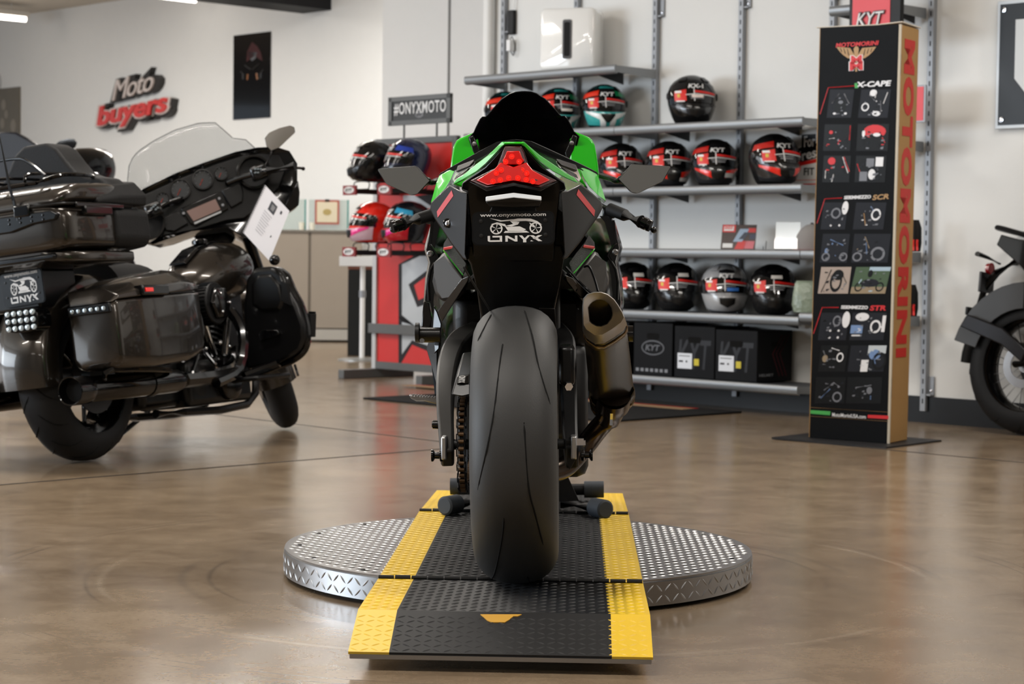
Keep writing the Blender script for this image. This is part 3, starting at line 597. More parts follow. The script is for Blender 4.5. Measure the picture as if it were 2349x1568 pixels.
for sg in (-1,1):
    X=lambda d:1964+sg*d
    poly(tw,'eagle_wing',[(X(6),136),(X(3),128),(X(14),110),(X(46),107),(X(38),118),(X(30),126),(X(20),133)],pg)
    for k in range(3): poly(tw,'feather_gap',[(X(16+8*k),127-4*k),(X(20+8*k),112-k),(X(21+8*k),112-k),(X(18+8*k),127-4*k)],pk,-.0082)
poly(tw,'eagle_body',[(1960,128),(1958,112),(1962,106),(1968,107),(1970,112),(1968,128),(1966,164),(1962,164)],pg,-.0070)
ptext(tw,'emblem_letter','M',1947,163,1981,161,22,pw,bold=.08,e=-.0078); ptext(tw,'emblem_letter','M',1950,149,1979,147,22,pw,bold=.08,e=-.0082)
ptext(tw,'emblem_letter','M',1949,162,1979,160,20,pr,bold=.03,e=-.0092); ptext(tw,'emblem_letter','M',1952,148,1977,146,20,pr,bold=.03,e=-.0092)
ptext(tw,'model_name','X-CAPE',1962,201,2045,197,13,pw,shear=.2,bold=.04)
poly(tw,'flag_green',[(1961,202),(1960,191),(1966,190),(1968,202)],pgr,-.0085)
ptext(tw,'model_name','SEIEMMEZZO',1936,457,1998,455,8,pw,shear=.15,bold=.04); ptext(tw,'model_suffix','SCR',2001,459,2039,456,12,pg,shear=.2,bold=.03)
ptext(tw,'model_name','SEIEMMEZZO',1929,708,1991,709,8,pw,shear=.15,bold=.04); ptext(tw,'model_suffix','STR',1995,712,2032,712,12,pr,shear=.2,bold=.04)
for a_,b_,c_ in (((1881,262),(1900,201),(1960,197)),((1874,512),(1892,456),(1932,454)),((1866,765),(1886,705),(1924,705))):
    m=MB(); m.tube([tp(*a_),tp(*b_),tp(*c_)],.0016,n=4); m.build('red_line',pr,tw)
poly(tw,'green_bar',[(1859,948),(1859,940),(1905,943),(1904,952)],pgr); poly(tw,'red_bar',[(1990,958),(1991,951),(2038,953),(2038,961)],pr)
ptext(tw,'web_address','MotoMoriniUSA.com',1909,955,1986,960,9,pw,bold=.01)
for y0,y1 in ((934,945),(954,966)): m=MB(); m.tube([tp(1859,y0),tp(2038,y1)],.0007,n=4); m.build('gold_line',pg,tw)
def picture(x0,x1,y0,y1,bg,els,k,sk=8):
    def q(u,v,e=-.0079): return tp(x0+(x1-x0)*u+sk*(1-v)*1.0-(y0-205)*.0,y0+(y1-y0)*v,e)
    f=empty('picture',None); f.parent=tw
    m=MB(); m.prism([q(0,0,-.0072),q(1,0,-.0072),q(1,1,-.0072),q(0,1,-.0072)],(0,.0008,0)); m.build('backdrop',bg,f,smooth=0)
    rd=random.Random(k); ms=[]; m=MB()
    for t,mt,u,v,a1,b1 in els:
        if mt not in ms: ms.append(mt)
        m.mi=ms.index(mt); e=-.0076-.0002*len(m.f)/60
        if t=='o': m.prism([q(u+a1*math.cos(w),v+b1*math.sin(w),e) for w in [2*PI*i/14 for i in range(14)]],(0,.0004,0))
        elif t=='r':
            m.loft([[q(u+a1*c*math.cos(w),v+b1*c*math.sin(w),e) for c in (.68,1)]+[q(u+a1*c*math.cos(w),v+b1*c*math.sin(w),e+.0004) for c in (1,.68)] for w in [2*PI*i/18 for i in range(18)]],loop=True)
        elif t=='l': m.tube([q(u,v,e),q(a1,b1,e)],.0022,n=4)
        elif t=='b': m.prism([q(u,v,e),q(a1,v,e),q(a1,b1,e),q(u,b1,e)],(0,.0004,0))
    for i in range(16):
        mt=rd.choice([pgy,psk,pk,pgy,ms[0] if ms else pgy]); 
        if mt not in ms: ms.append(mt)
        m.mi=ms.index(mt); u,v=rd.uniform(.1,.85),rd.uniform(.15,.9); du,dv=rd.uniform(.02,.12),rd.uniform(.02,.07)
        m.prism([q(u,v,-.0086),q(u+du,v+rd.uniform(-.04,.04),-.0086),q(u+du*.8,v+dv,-.0086),q(u-.01,v+dv,-.0086)],(0,.0003,0))
    m.build('subject',ms,f,smooth=0)
P=picture
P(1896,1952,205,270,psk,[('l',pgy,.15,.5,.4,.15),('l',pgy,.85,.5,.6,.15),('o',pk,.5,.6,.25,.28),('o',pw,.3,.85,.06,.04),('o',pw,.75,.85,.06,.04),('o',pgy,.5,.45,.1,.06)],1)
P(1968,2036,205,270,psk,[('r',pw,.2,.62,.13,.15),('l',pw,.5,.1,.5,.3),('o',pw,.42,.12,.12,.12),('l',pw,.9,.1,.8,.5),('l',pgy,.3,.2,.5,.4),('o',pw,.6,.85,.14,.09),('l',pgy,.7,.4,.75,.8)],2)
P(1888,1950,285,346,pk,[('l',pr,.95,.05,.95,.6),('o',pr,.25,.3,.07,.07),('l',pw,.2,.55,.4,.52)],3,4)
P(1964,2036,284,346,pk,[('o',pr,.55,.28,.36,.25),('o',pk,.6,.45,.22,.1),('o',pw,.62,.4,.12,.07),('l',pr,.8,.5,.9,.7),('o',pw,.2,.35,.05,.14)],4,4)
P(1886,1948,357,418,pk,[('l',pr,.75,.05,.98,.6),('l',pw,.7,.05,.93,.65),('o',pr,.3,.2,.14,.14),('l',pw,.1,.55,.1,.85),('l',pw,.4,.7,.35,.98)],5,4)
P(1960,2030,357,418,pk,[('b',pgy,.35,.1,.6,.4),('b',pw,.65,.05,.9,.4),('b',pgy,.15,.6,.4,.95),('o',pw,.55,.7,.12,.2),('l',pr,.05,.3,.15,.6)],6,4)
P(1882,1938,464,526,psk,[('r',pgy,.55,.4,.2,.2),('o',pw,.9,.2,.13,.25),('o',pw,.4,.85,.04,.04),('o',pw,.75,.85,.04,.04)],7)
P(1956,2026,464,526,psk,[('r',pw,.7,.45,.16,.22),('l',pg,.3,.4,.4,.85),('l',pb,.5,.15,.6,.3)],8)
P(1880,1942,536,602,psk,[('l',pb,.3,.2,.8,.4),('o',pb,.2,.6,.06,.1),('r',pgy,.2,.8,.15,.15),('r',pgy,.85,.8,.15,.15)],9)
P(1952,2036,536,602,psk,[('l',ptan,.3,.1,.45,.5),('l',pb,.35,.3,.4,.7),('r',pgy,.15,.8,.13,.16),('r',pgy,.7,.7,.2,.25)],10)
P(1876,1945,612,673,mat('print_sand','#9d8f86',.5),[('l',pk,.1,.95,.35,.1),('r',pk,.55,.55,.2,.4),('l',pk,.7,.2,.9,.6),('o',pk,.6,.3,.18,.2)],11)
P(1950,2030,612,673,pgreen,[('b',mat('print_sky','#9fb4c4',.5),.4,0,1,.15),('b',ptan,0,.75,1,1),('r',pk,.2,.75,.12,.18),('r',pk,.8,.75,.12,.18),('o',psk,.5,.6,.25,.15),('o',pk,.45,.25,.07,.14)],12,14)
P(1876,1940,717,780,psk,[('r',pgy,.6,.3,.15,.2),('o',pw,.92,.25,.14,.3),('o',pw,.4,.65,.04,.04),('o',pw,.7,.65,.04,.04),('o',pw,.4,.9,.04,.04),('o',pw,.7,.9,.04,.04)],13)
P(1948,2026,717,780,psk,[('o',pw,.3,.15,.2,.15),('r',pw,.72,.5,.16,.24),('b',pb,.0,.45,.35,.75),('b',pw,.05,.8,.3,.85),('b',pw,.9,.1,1,.7)],14)
P(1876,1938,792,852,pk,[('r',pw,.75,.45,.13,.18),('l',pgy,.1,.2,.3,.6),('l',pw,.4,.1,.7,.2),('o',ptan,.2,.5,.1,.14)],15)
P(1944,2026,792,852,psk,[('b',mat('print_sky2','#b4bcc2',.5),.5,0,1,.3),('l',pb,.6,.2,.75,.7),('b',pw,.35,.55,.55,1),('o',pb,.7,.35,.16,.2),('r',pk,.85,.6,.2,.35)],16)
P(1868,1936,865,925,pk,[('l',pgy,.3,.5,.6,.2),('l',pgy,.6,.2,.8,.35),('r',pgy,.75,.75,.16,.2),('l',pb,.2,.8,.5,.45)],17,4)
P(1940,2020,865,925,pk,[('l',pgy,.25,.4,.7,.3),('o',pgy,.65,.5,.08,.14),('l',pb,.7,.7,.7,.85)],18,4)
# vertical red lettering on the brown side
ST=lambda px,py,e=0:TO.x(px,py,WT+.0014)
za=TO.x(2090,92,WT).z; zb=TO.x(2075,818,WT).z; m=MB()
add_text(m,'MOTOMORINI',None,None,None,za-zb,DT*.56,bold=.05,ext=.0006,spacing=1.08,fn=lambda u,v,d:V((WT+.0012+d,DT*.24+v,za-u)))
m.build('side_lettering',mat('side_red_ink','#b3251f',.6),tw,smooth=0)
# ================================================================ helmet rack at the left
RKM=T(-.92,13.43,0)@rotz(-(PI/2-AW)); RK=Frame(RKM); RWd=.785; RH=1.6
rk=empty('helmet_rack',RKM,'freestanding helmet display rack with a red and grey graphic panel','display rack')
rkg=mat('rack_grey','#5b5c5c',.45,metal=.3); rkl=mat('rack_light','#b9babb',.45,metal=.2)
for x,mm in ((0,rkl),(RWd,rkg)):
    m=MB(); m.b2((x-.02,-.02,.06),(x+.02,.02,RH)); m.build('post',mm,rk,bevel=.002)
    m=MB(); 
    for k in range(60): m.b2((x+.0205,-.004,.1+k*.025),(x+.0212,.004,.112+k*.025))
    o=m.build('post_slots',slotm,rk,smooth=0); o['kind']='stuff'
    m=MB(); m.b2((x-.03,-.30,.0),(x+.03,.32,.06)); m.build('foot',rkg,rk,bevel=.004)
m=MB(); m.b2((0,-.02,RH-.04),(RWd,.02,RH)); m.build('top_bar',rkg,rk,bevel=.002)
m=MB(); m.b2((0,-.018,.06),(RWd,.018,.11)); m.build('bottom_bar',rkg,rk,bevel=.002)
m=MB(); m.b2((-.03,-.045,.30),(RWd+.03,-.021,.365)); m.build('middle_bar',rkg,rk,bevel=.002)
m=MB(); m.b2((.022,-.004,.11),(RWd-.022,.004,RH-.04)); m.build('panel',mat('panel_red','#c81f1a',.4),rk)
rp_=lambda px,py,e=-.006:RK.y(px,py,e)
pgl=mat('panel_grey','#b4bac0',.45); pbl=mat('panel_black','#1d1a1d',.45)
poly(rk,'black_shape',[(914,606),(975,572),(1040,560),(1040,760),(985,790),(952,768),(914,728)],pbl,-.0055,.001,rp_)
poly(rk,'grey_shape',[(922,606),(978,580),(1040,568),(1040,770),(985,752),(953,748),(922,722)],pgl,-.0070,.001,rp_)
poly(rk,'black_diamond',[(937,652),(979,620),(1000,690),(957,704)],pbl,-.0085,.001,rp_)
poly(rk,'red_diamond',[(950,654),(977,634),(986,676),(960,688)],MAT['panel_red'],-.010,.001,rp_)
poly(rk,'black_shape',[(914,724),(960,745),(1040,765),(1040,830),(945,790),(914,842)],pbl,-.0055,.001,rp_)
poly(rk,'grey_shape',[(922,738),(1040,775),(1040,812),(945,780),(922,812)],pgl,-.0070,.001,rp_)
poly(rk,'black_shape',[(945,450),(1040,440),(1040,490),(985,470),(955,462)],pbl,-.0055,.001,rp_)
poly(rk,'grey_shape',[(925,448),(950,447),(1000,480),(925,470)],pgl,-.0060,.001,rp_)
# header sign
for px in (927,1002): q=RK.y(px,300,0); m=MB(); m.cyl((q.x,0,RH),(q.x,0,RH+.10),.007,n=10); m.build('sign_post',rkg,rk)
q0=RK.y(893,298,0); q1=RK.y(1035,291,0); z0=RH+.085; z1=RK.y(893,224,0).z
m=MB(); w0,w1=q0.x,q1.x
m.b2((w0,-.012,z0),(w0+.035,.012,z1)); m.b2((w1-.035,-.012,z0),(w1,.012,z1)); m.b2((w0,-.012,z0),(w1,.012,z0+.03)); m.b2((w0,-.012,z1-.03),(w1,.012,z1)); s_=m.build('sign_frame',rkg,rk,smooth=0)
m=MB(); m.b2((w0+.03,-.004,z0+.025),(w1-.03,.006,z1-.025)); m.build('sign_board',mat('sign_charcoal','#2b2d2f',.5),rk)
m=MB(); add_text(m,'#ONYXMOTO',(w0+.055,-.007,(z0+z1)/2-.03),(1,0,0),(0,0,1),w1-w0-.10,.085,bold=.012,ext=.001,spacing=1.08); m.build('sign_lettering',lab_w,rk,smooth=0)
m=MB(); cxs=(w0+w1)/2; m.loft([[V((cxs+x*.04,y,z0+.062+z*.018)) for x,z in [(math.cos(t),math.sin(t)) for t in [2*PI*k/24 for k in range(24)]]] for y in (-.006,-.0045)]); m.build('sign_oval',lab_g,rk)
m=MB(); add_text(m,'KYT',(cxs-.028,-.0085,z0+.053),(1,0,0),(0,0,1),.056,.018,bold=.03,shear=.2,ext=.0006); m.build('oval_letters',MAT['sign_charcoal'],rk,smooth=0)
hz=(RK.y(805,436,-.42).z,RK.y(805,577,-.42).z); hxs=(RK.y(805,441,-.42).x,RK.y(885,438,-.42).x)
for z in hz:
    for x in hxs:
        m=MB(); m.b2((x-.02,-.42,z-.022),(x+.02,-.02,z+.010)); arm=m.build('arm',blkm,rk,bevel=.002)
        m=MB(); m.b2((x-.065,-.435,z-.032),(x+.065,-.42,z+.03)); m.build('arm_tag',mat('tag_red','#7d1616',.4),arm)
        m=MB(); m.loft([[V((x+a1*.05,y,z+b1*.022)) for a1,b1 in [(math.cos(t),math.sin(t)) for t in [2*PI*k/20 for k in range(20)]]] for y in (-.4375,-.4352)]); m.build('tag_oval',lab_w,arm)
        m=MB(); add_text(m,'KYT',(x-.034,-.4395,z-.011),(1,0,0),(0,0,1),.068,.022,bold=.03,shear=.2,ext=.0006); m.build('tag_letters',blk,arm,smooth=0)
        for yy in (-.33,-.14): m=MB(); m.tube(smoothpts([(x-.07,yy,z+.01),(x-.07,yy,z+.055),(x+.07,yy,z+.055),(x+.07,yy,z+.01)],3),.004,n=6); m.tube([(x-.07,yy,z+.01),(x+.07,yy,z+.01)],.004,n=6); m.build('wire_cradle',blkm,arm)
def rackh(i,j,lab,turn,**k): return helmet(RKM@T(hxs[i],-.24,hz[j]+.064)@rotz(turn),lab,group='helmets on the freestanding rack',s=1.04,**k)
rackh(0,0,'plain black helmet with red label on the upper left rack arm',-.35,shell='#101011',chin='#111112',logo='KX-1')
rackh(1,0,'blue and black helmet on the upper arm above the left mirror',-.35,shell='#101a3c',chin='#1a1c22',acc=('#1c3a9a','#1c3a9a'))
rackh(0,1,'bright red helmet with floral chin on the lower left rack arm',-.35,shell='#e0281c',chin='#c7a8b4',acc2='#e8398c')
rackh(1,1,'pink and blue patterned black helmet above the left handlebar grip',-.35,shell='#15151a',chin='#b31f2a',acc=('#c22c3a','#2a8fb8'),acc2='#e2318f')
# ================================================================ reception corner
q=G(830,826); tb=empty('side_table',T(q.x,q.y,0),'small white pedestal table left of the helmet rack','table')
m=MB(); m.lathe((0,0,0),(0,0,1),[(0,.19),(.008,.19),(.016,.15),(.022,.03),(.022,0)],n=36); m.build('base',mat('table_base_grey','#9a9a98',.35,metal=.5),tb)
m=MB(); m.cyl((0,0,.02),(0,0,.74),.02,n=16); m.build('post',wht,tb)
m=MB(); m.cyl((0,0,.49),(0,0,.545),.027,n=16); m.build('collar',greym,tb)
m=MB(); m.b2((-.165,-.2,.735),(.17,.2,.81)); m.build('tabletop',mat('table_white','#d5d6d6',.5),tb,bevel=.004)
q=G(799,815); r=empty('tall_cabinet',T(-1.19,16.35,0),'tall black cabinet with a brown top behind the white pedestal table','cabinet')
m=MB(); x0=(799-CX)/FPX*16.3+1.19; m.b2((x0,-.15,0),(x0+.34,.2,.70)); m.build('body',mat('cabinet_black','#171818',.6),r,bevel=.003)
m=MB(); m.b2((x0-.002,-.152,.702),(x0+.342,.202,.735)); m.build('top',mat('brown_wood','#5a2c18',.5,vary=.3,vscale=30),r,bevel=.002)
# counter: front faces the room
CB=T(-1.9,18.6,0)@rotz(math.radians(4)); CF=Frame(CB); cz=CF.y(700,527,0).z; cxl=CF.y(500,600,0).x; cxr=CF.y(830,600,0).x; cm=mat('counter_beige','#8d8377',.55,vary=.04)
ct=empty('reception_counter',CB,'beige reception counter behind the touring motorcycle','counter')
ss=CF.y(710,650,0).x
for a_,b_ in ((cxl,ss-.012),(ss+.012,cxr)):
    m=MB(); m.b2((a_,0,.13),(b_,.38,cz-.02)); m.build('panel',cm,ct,bevel=.003)
m=MB(); m.b2((ss-.012,.008,.13),(ss+.012,.4,cz-.02)); m.build('seam',mat('seam_brown','#5e564c',.6),ct)
m=MB(); m.b2((cxl,-.008,.022),(cxr,.38,.12)); m.build('kick_board',mat('kick_light','#a39f98',.5),ct)
m=MB(); m.b2((cxl,-.015,cz-.02),(cxr+.01,.4,cz)); m.build('worktop',mat('counter_edge','#6f6a62',.5),ct)
gl=mat('green_glass','#9fb3ac',.08,alpha=.35,coat=.4)
for a_,b_ in ((600,702),(708,800)):
    x0,x1=CF.y(a_,500,.12).x,CF.y(b_,500,.12).x; g=empty('glass_screen',CB@T(x0,.12,cz),'greenish glass screen %s the counter'%('at the left of' if a_<650 else 'with the certificate, at the right of'),'glass panel','glass screens on the counter')
    m=MB(); m.b2((0,0,.002),(x1-x0,.008,CF.y(700,457,.12).z-cz)); m.build('pane',gl,g)
    m=MB(); m.b2((x1-x0-.014,-.001,.002),(x1-x0,.009,CF.y(700,457,.12).z-cz)); m.build('teal_edge',mat('teal_edge','#2e7d78',.2),g)
for px,lab in ((692,'left one of two small white cups on the counter'),(716,'right one of two small white cups on the counter')):
    q=CF.y(px,520,.06); r=empty('cup',CB@T(q.x,.06,cz+.001),lab,'cup','white cups on the counter')
    m=MB(); m.lathe((0,0,0),(0,0,1),[(0,0),(0,.022),(.07,.027),(.07,.024),(.006,.02),(.006,0)],n=20); m.build('body',mat('cup_cream','#d8d4c4',.4),r)
x0,x1=CF.y(722,490,.04).x,CF.y(778,490,.04).x; zc0,zc1=CF.y(750,514,.04).z,CF.y(750,458,.04).z
r=empty('certificate',CB@T(x0,.09,zc0),'red bordered certificate hanging on the glass screen','certificate'); w=x1-x0; h=zc1-zc0
m=MB(); m.b2((0,0,0),(w,.01,h)); m.build('frame',mat('cert_red','#9b4a3c',.5),r); m=MB(); m.b2((.018,-.003,.018),(w-.018,0,h-.018)); m.build('paper',mat('cert_paper','#c9bfa6',.6),r)
m=MB(); m.loft([[V((w/2+.04*math.cos(t),y,h/2+.03*math.sin(t))) for t in [2*PI*k/20 for k in range(20)]] for y in (-.0045,-.003)]); m.build('seal',mat('cert_gold','#a08d58',.5),r)
m=MB(); m.b2((w/2-.02,-.012,h-.012),(w/2+.02,0,h+.006)); m.build('clip',blk,r)
# ================================================================ things on the far wall
WL=Frame(RW@T(0,dl,0))
def wl(px,py,e=0): return WL.y(px,py,e)
r=empty('wall_poster',RW@T(0,dl,0),'glossy black poster of a motorcycle seen head on, on the far wall','poster')
A,B,C_,D_=[wl(x,y,-.004) for x,y in ((537,82),(622,73),(621,271),(536,275))]
m=MB(); x0,x1=A.x,B.x; z0,z1=D_.z,A.z; m.b2((x0,-.012,z0),(x1,-.004,z1)); m.build('sheet',mat('poster_black','#0b0a0c',.06,coat=1),r,bevel=.001)
def e2(px,py): p=wl(px,py,-.0135); return p
m=MB(); ms=[mat('poster_grey','#5c5d60',.3),mat('poster_orange','#8c5420',.3),mat('poster_red','#3a0a0c',.3)]
m.mi=2; m.prism([e2(*p) for p in ((567,118),(578,96),(590,106),(598,120),(602,140),(584,128),(565,142))],(0,.001,0))
m.mi=0; m.prism([e2(*p) for p in ((568,118),(590,120),(586,134),(578,140),(571,132))],(0,.001,0))
for pts in (((562,150),(575,159)),((580,159),(594,147)),((553,164),(558,170),(558,182)),((604,160),(599,168),(598,180))): m.tube([e2(*p) for p in pts],.012,n=6,flat=.2)
m.mi=1
for pts in (((568,170),(567,183)),((588,168),(590,182))): m.tube([e2(*p) for p in pts],.012,n=6,flat=.2)
m.build('picture',ms,r,smooth=0)
r=empty('wall_poster',RW@T(0,dl,0),'olive brown motorcycle poster at the left edge of the far wall','poster')
a_=wl(-60,200,0); b_=wl(48,199,0); c_=wl(48,325,0)
m=MB(); m.b2((a_.x,-.02,c_.z),(b_.x,-.003,b_.z)); m.build('sheet',mat('poster_olive','#6b6355',.4,vary=.1),r)
m=MB(); 
for px,py,rr_ in ((8,240,.05),(30,288,.06),(5,283,.05),(14,262,.04)): q=wl(px,py,-.022); m.prism([q+V((rr_*math.cos(t),0,rr_*1.3*math.sin(t))) for t in [2*PI*k/12 for k in range(12)]],(0,.001,0))
m.build('picture',mat('poster_faint','#8c8478',.5),r,smooth=0)
q=wl(-14,190,-.02); r=empty('wall_clock',RW@T(q.x,dl-.02,q.z),'round white wall clock cut off by the left edge of the photo','clock')
m=MB(); m.ringlathe((0,0,0),(0,-1,0),[(-.015,.15),(.02,.15),(.02,.135),(-.015,.135)]); m.build('rim',mat('clock_rim','#b8bcc0',.3),r)
m=MB(); m.lathe((0,0,0),(0,-1,0),[(-.01,0),(-.01,.136),(.005,.136),(.005,0)],n=40); m.build('face',wht,r)
# shop name sign
r=empty('lettered_sign',RW@T(0,dl,0),'raised Moto buyers wall sign in white script over red letters','sign')
dk=mat('sign_backing','#2d2a28',.5); rd_=mat('sign_red','#cf3b35',.35,coat=.3); ws=mat('sign_white','#cfc4bf',.4)
def ws_text(name,s,p0,p1,h,e0,e1,mt,bold,shear,sp=1.0):
    A=wl(*p0,-e1); B=wl(*p1,-e1); xd=(B-A).normalized(); yd=V((0,0,1)); yd=(yd-xd*yd.dot(xd)).normalized(); hh=h/FPX*22
    m=MB(); add_text(m,s,A+V((0,(e1-e0)/2,0)),xd,yd,(B-A).length,hh,bold=bold,shear=shear,ext=(e1-e0)/2,spacing=sp); return m.build(name,mt,r,smooth=0)
ws_text('backing_lower','buyers',(221,311),(400,279),70,.0,.07,dk,.13,.2,.95)
ws_text('backing_upper','Moto',(252,236),(368,208),58,.0,.07,dk,.16,.35,.9)
ws_text('outline_lower','buyers',(217,308),(392,272),66,.06,.085,ws,.075,.2,.95)
ws_text('letters_lower','buyers',(222,303),(384,268),58,.085,.105,rd_,.03,.2,.97)
ws_text('letters_upper','Moto',(256,232),(352,206),46,.07,.09,ws,.0,.4,.9)
q=wl(337,184,-.04); m=MB(); m.sph(q,(.05,.04,.05)); m.build('lamp_ball',dk,r)
# right hand logo panel
r=empty('logo_panel',RW,'black panel with a white angular logo at the right edge of the photo','sign')
q0=WF.y(2282,298,-.03); q1=WF.y(2290,3,-.03); x0=q0.x; x1=x0+1.15; z0,z1=WF.y(2282,296,-.03).z,WF.y(2290,3,-.03).z
m=MB(); m.b2((x0,-.03,z0),(x1,-.006,z1)); m.build('backing',mat('panel_edge','#b9bcbe',.4,metal=.2),r,bevel=.002)
m=MB(); m.b2((x0+.018,-.034,z0+.018),(x1-.018,-.03,z1-.018)); m.build('face',mat('panel_face_black','#15171a',.35),r)
for xx in (x0+.04,x1-.04):
    for z_ in (z0+.045,z1-.045): m=MB(); m.lathe((xx,-.034,z_),(0,-1,0),[(0,.014),(.006,.013),(.008,.0)],n=16); m.build('screw',chrome,r)
lp=[WF.y(px,py,-.036) for px,py in ((2330,45),(2330,180))]; xa_=lp[0].x; za_,zb_=lp[0].z,lp[1].z; L=(x1-x0)-2*(xa_-x0); W3=L
m=MB(); m.prism([V((xa_,-.036,za_)),V((xa_,-.036,zb_)),V((xa_+.12,-.036,zb_-.14)),V((xa_+W3-.12,-.036,zb_-.14)),V((xa_+W3,-.036,zb_)),V((xa_+W3,-.036,za_)),V((xa_+W3-.14,-.036,za_)),V((xa_+W3-.14,-.036,zb_+.06)),V((xa_+.14,-.036,zb_+.06)),V((xa_+.14,-.036,za_))],(0,.003,0)); m.build('logo_shape',mat('logo_offwhite','#c9cccd',.4),r,smooth=0)
# floor mat
L_=WF.z(832,915,0); R__=WF.z(1702,947,0)
r=empty('floor_mat',RW@T(0,0,0),'black floor mat with red and tan stripes in front of the shelves','mat')
m=MB(); m.b2((L_.x,L_.y,.001),(R__.x,R__.y,.010)); m.build('mat',mat('mat_black','#151516',.9,bump=.3,bscale=300),r,bevel=.003)
for dx,w_,mt in ((.10,.035,red),(.20,.10,mat('mat_tan','#8f7253',.9))):
    q0=WF.z(1440,924,0); q1=WF.z(1612,940,0)
    m=MB(); m.b2((R__.x-2.6,q1.y-.03-dx+.06,.0101),(q1.x,q1.y-.03-dx+.06+w_,.012)); m.build('stripe',mt,r)
# ================================================================ sport motorcycle on the ramp
BM=T(.019,4.53,.0885)@rotz(-.028)@MX.Rotation(-.02,4,'Y'); BF=Frame(BM); b_=BF.y
sb=empty('sport_motorcycle',BM,'lime green and black sport motorcycle seen from behind on the ramp','motorcycle')
R_T=.316
tprof=[(0,.316),(.02,.3148),(.04,.311),(.058,.304),(.074,.292),(.086,.277),(.0935,.26),(.0955,.245),(.093,.232),(.084,.222),(.074,.217)]
def tyre_r(x):
    x=abs(x)
    for (a,b),(c,d) in zip(tprof,tprof[1:]):
        if a<=x<=c: return b+(d-b)*(x-a)/(c-a)
        if c<a: break
    return .25
def full_prof(p): return [(-x,r) for x,r in p[::-1]]+[(x,r) for x,r in p[1:]]+[(p[-1][0]-.01,p[-1][1]-.0),(p[-1][0]-.012,p[-1][1]+.02),(0,p[0][1]-.02),(-p[-1][0]+.012,p[-1][1]+.02),(-p[-1][0]+.01,p[-1][1])]
tyrem=mat('tyre_tread','#2a2a2a',.55,vary=.12,vscale=3,bump=.04,bscale=300); tyred=mat('tyre_groove','#070707',.8)
m=MB(); m.ringlathe((0,0,R_T),(1,0,0),full_prof(tprof),n=120); ty=m.build('rear_tyre',tyrem,sb,smooth=50)
def on_tyre(px,py):
    o=BF.I@O_; r=(BF.I.to_3x3()@ray(px,py)).normalized(); t=3.6
    while t<5.2:
        p=o+r*t; rad=math.hypot(p.y,p.z-R_T)
        if abs(p.x)<.0955 and rad<tyre_r(p.x): break
        t+=.002
    return p
for pts in ([(1154,786),(1147,832),(1134,939),(1121,1011),(1096,1123)],[(1202,708),(1221,771),(1236,843),(1262,927)],[(1128,720),(1112,750),(1096,782)],[(1202,968),(1212,1113),(1228,1180),(1246,1249)],[(1156,1181),(1152,1234),(1136,1310),(1125,1328)],[(1210,1322),(1216,1334)]):
    P=[on_tyre(*p) for p in smoothpts([V((a,b,0)) for a,b in pts],5) for p in [(p.x,p.y)]]
    for ang in (0,PI):
        Q=[]
        for p in P:
            q=V((p.x,p.y,p.z-R_T)); q=MX.Rotation(ang,3,'X')@q; Q.append(q+V((0,0,R_T)))
        rs=[.0008]+[.0023]*(len(Q)-2)+[.0008]
        m=MB(); m.tube(Q,rs,n=6); m.build('tread_groove',tyred,ty)
m=MB(); m.ringlathe((0,0,R_T),(1,0,0),[(-.082,.218),(-.078,.226),(-.06,.21),(-.02,.195),(.02,.195),(.06,.21),(.078,.226),(.082,.218),(.07,.2),(.02,.185),(-.02,.185),(-.07,.2)],n=64); rim=m.build('rear_wheel_rim',blkg,sb)
for k in range(5):
    a=2*PI*k/5; d=V((0,math.cos(a),math.sin(a))); c=V((0,0,R_T)); m=MB(); m.tube([c+d*.03,c+d*.11+V((.01,0,0)),c+d*.192],[.024,.015,.02],n=8,flat=.6); m.build('spoke',blkg,rim)
m=MB(); m.cyl((-.07,0,R_T),(.07,0,R_T),.04); m.build('hub',blkm,rim)
m=MB(); m.ringlathe((.085,0,R_T),(1,0,0),[(0,.11),(.005,.11),(.005,.07),(0,.07)],n=48); m.build('brake_disc',alu,rim)
# chain and sprocket
cxn=(b_(1058,1030,-.1).x); RS=.105
m=MB(); m.lathe((cxn-.004,0,R_T),(1,0,0),[(0,.03),(0,RS-.006),(.008,RS-.006),(.008,.03)],n=44); m.build('sprocket',blkm,sb)
m=MB(); P=[]
n1=40
arc=[V((cxn,-RS*math.sin(t),R_T+RS*math.cos(t))) for t in [PI*k/20 for k in range(21)]]
top=[V((cxn,.6*k/36,R_T+RS+(-.055)*k/36)) for k in range(36,0,-1)]; bot=[V((cxn,.6*k/36,R_T-RS+.055*k/36)) for k in range(1,37)]
P=top+arc+bot; rol=mat('chain_roller','#6b5643',.3,metal=.9); cpl=mat('chain_plate','#18181a',.35,metal=.7)
for i,(p,q) in enumerate(zip(P,P[1:])):
    m.mi=1; m.cyl(p-V((.006,0,0)),p+V((.006,0,0)),.0052,n=8)
    m.mi=0; d=(q-p); w=.0078 if i%2 else .0100; nrm=V((1,0,0)).cross(d).normalized()*.0075
    for sg in (-1,1):
        a=p+V((sg*w,0,0)); b=q+V((sg*w,0,0)); m.loft([[a-nrm+V((-.001,0,0)),a+nrm+V((-.001,0,0)),a+nrm+V((.001,0,0)),a-nrm+V((.001,0,0))],[b-nrm*.9+V((-.001,0,0)),b+nrm*.9+V((-.001,0,0)),b+nrm*.9+V((.001,0,0)),b-nrm*.9+V((.001,0,0))]])
o=m.build('chain',[cpl,rol],sb); 
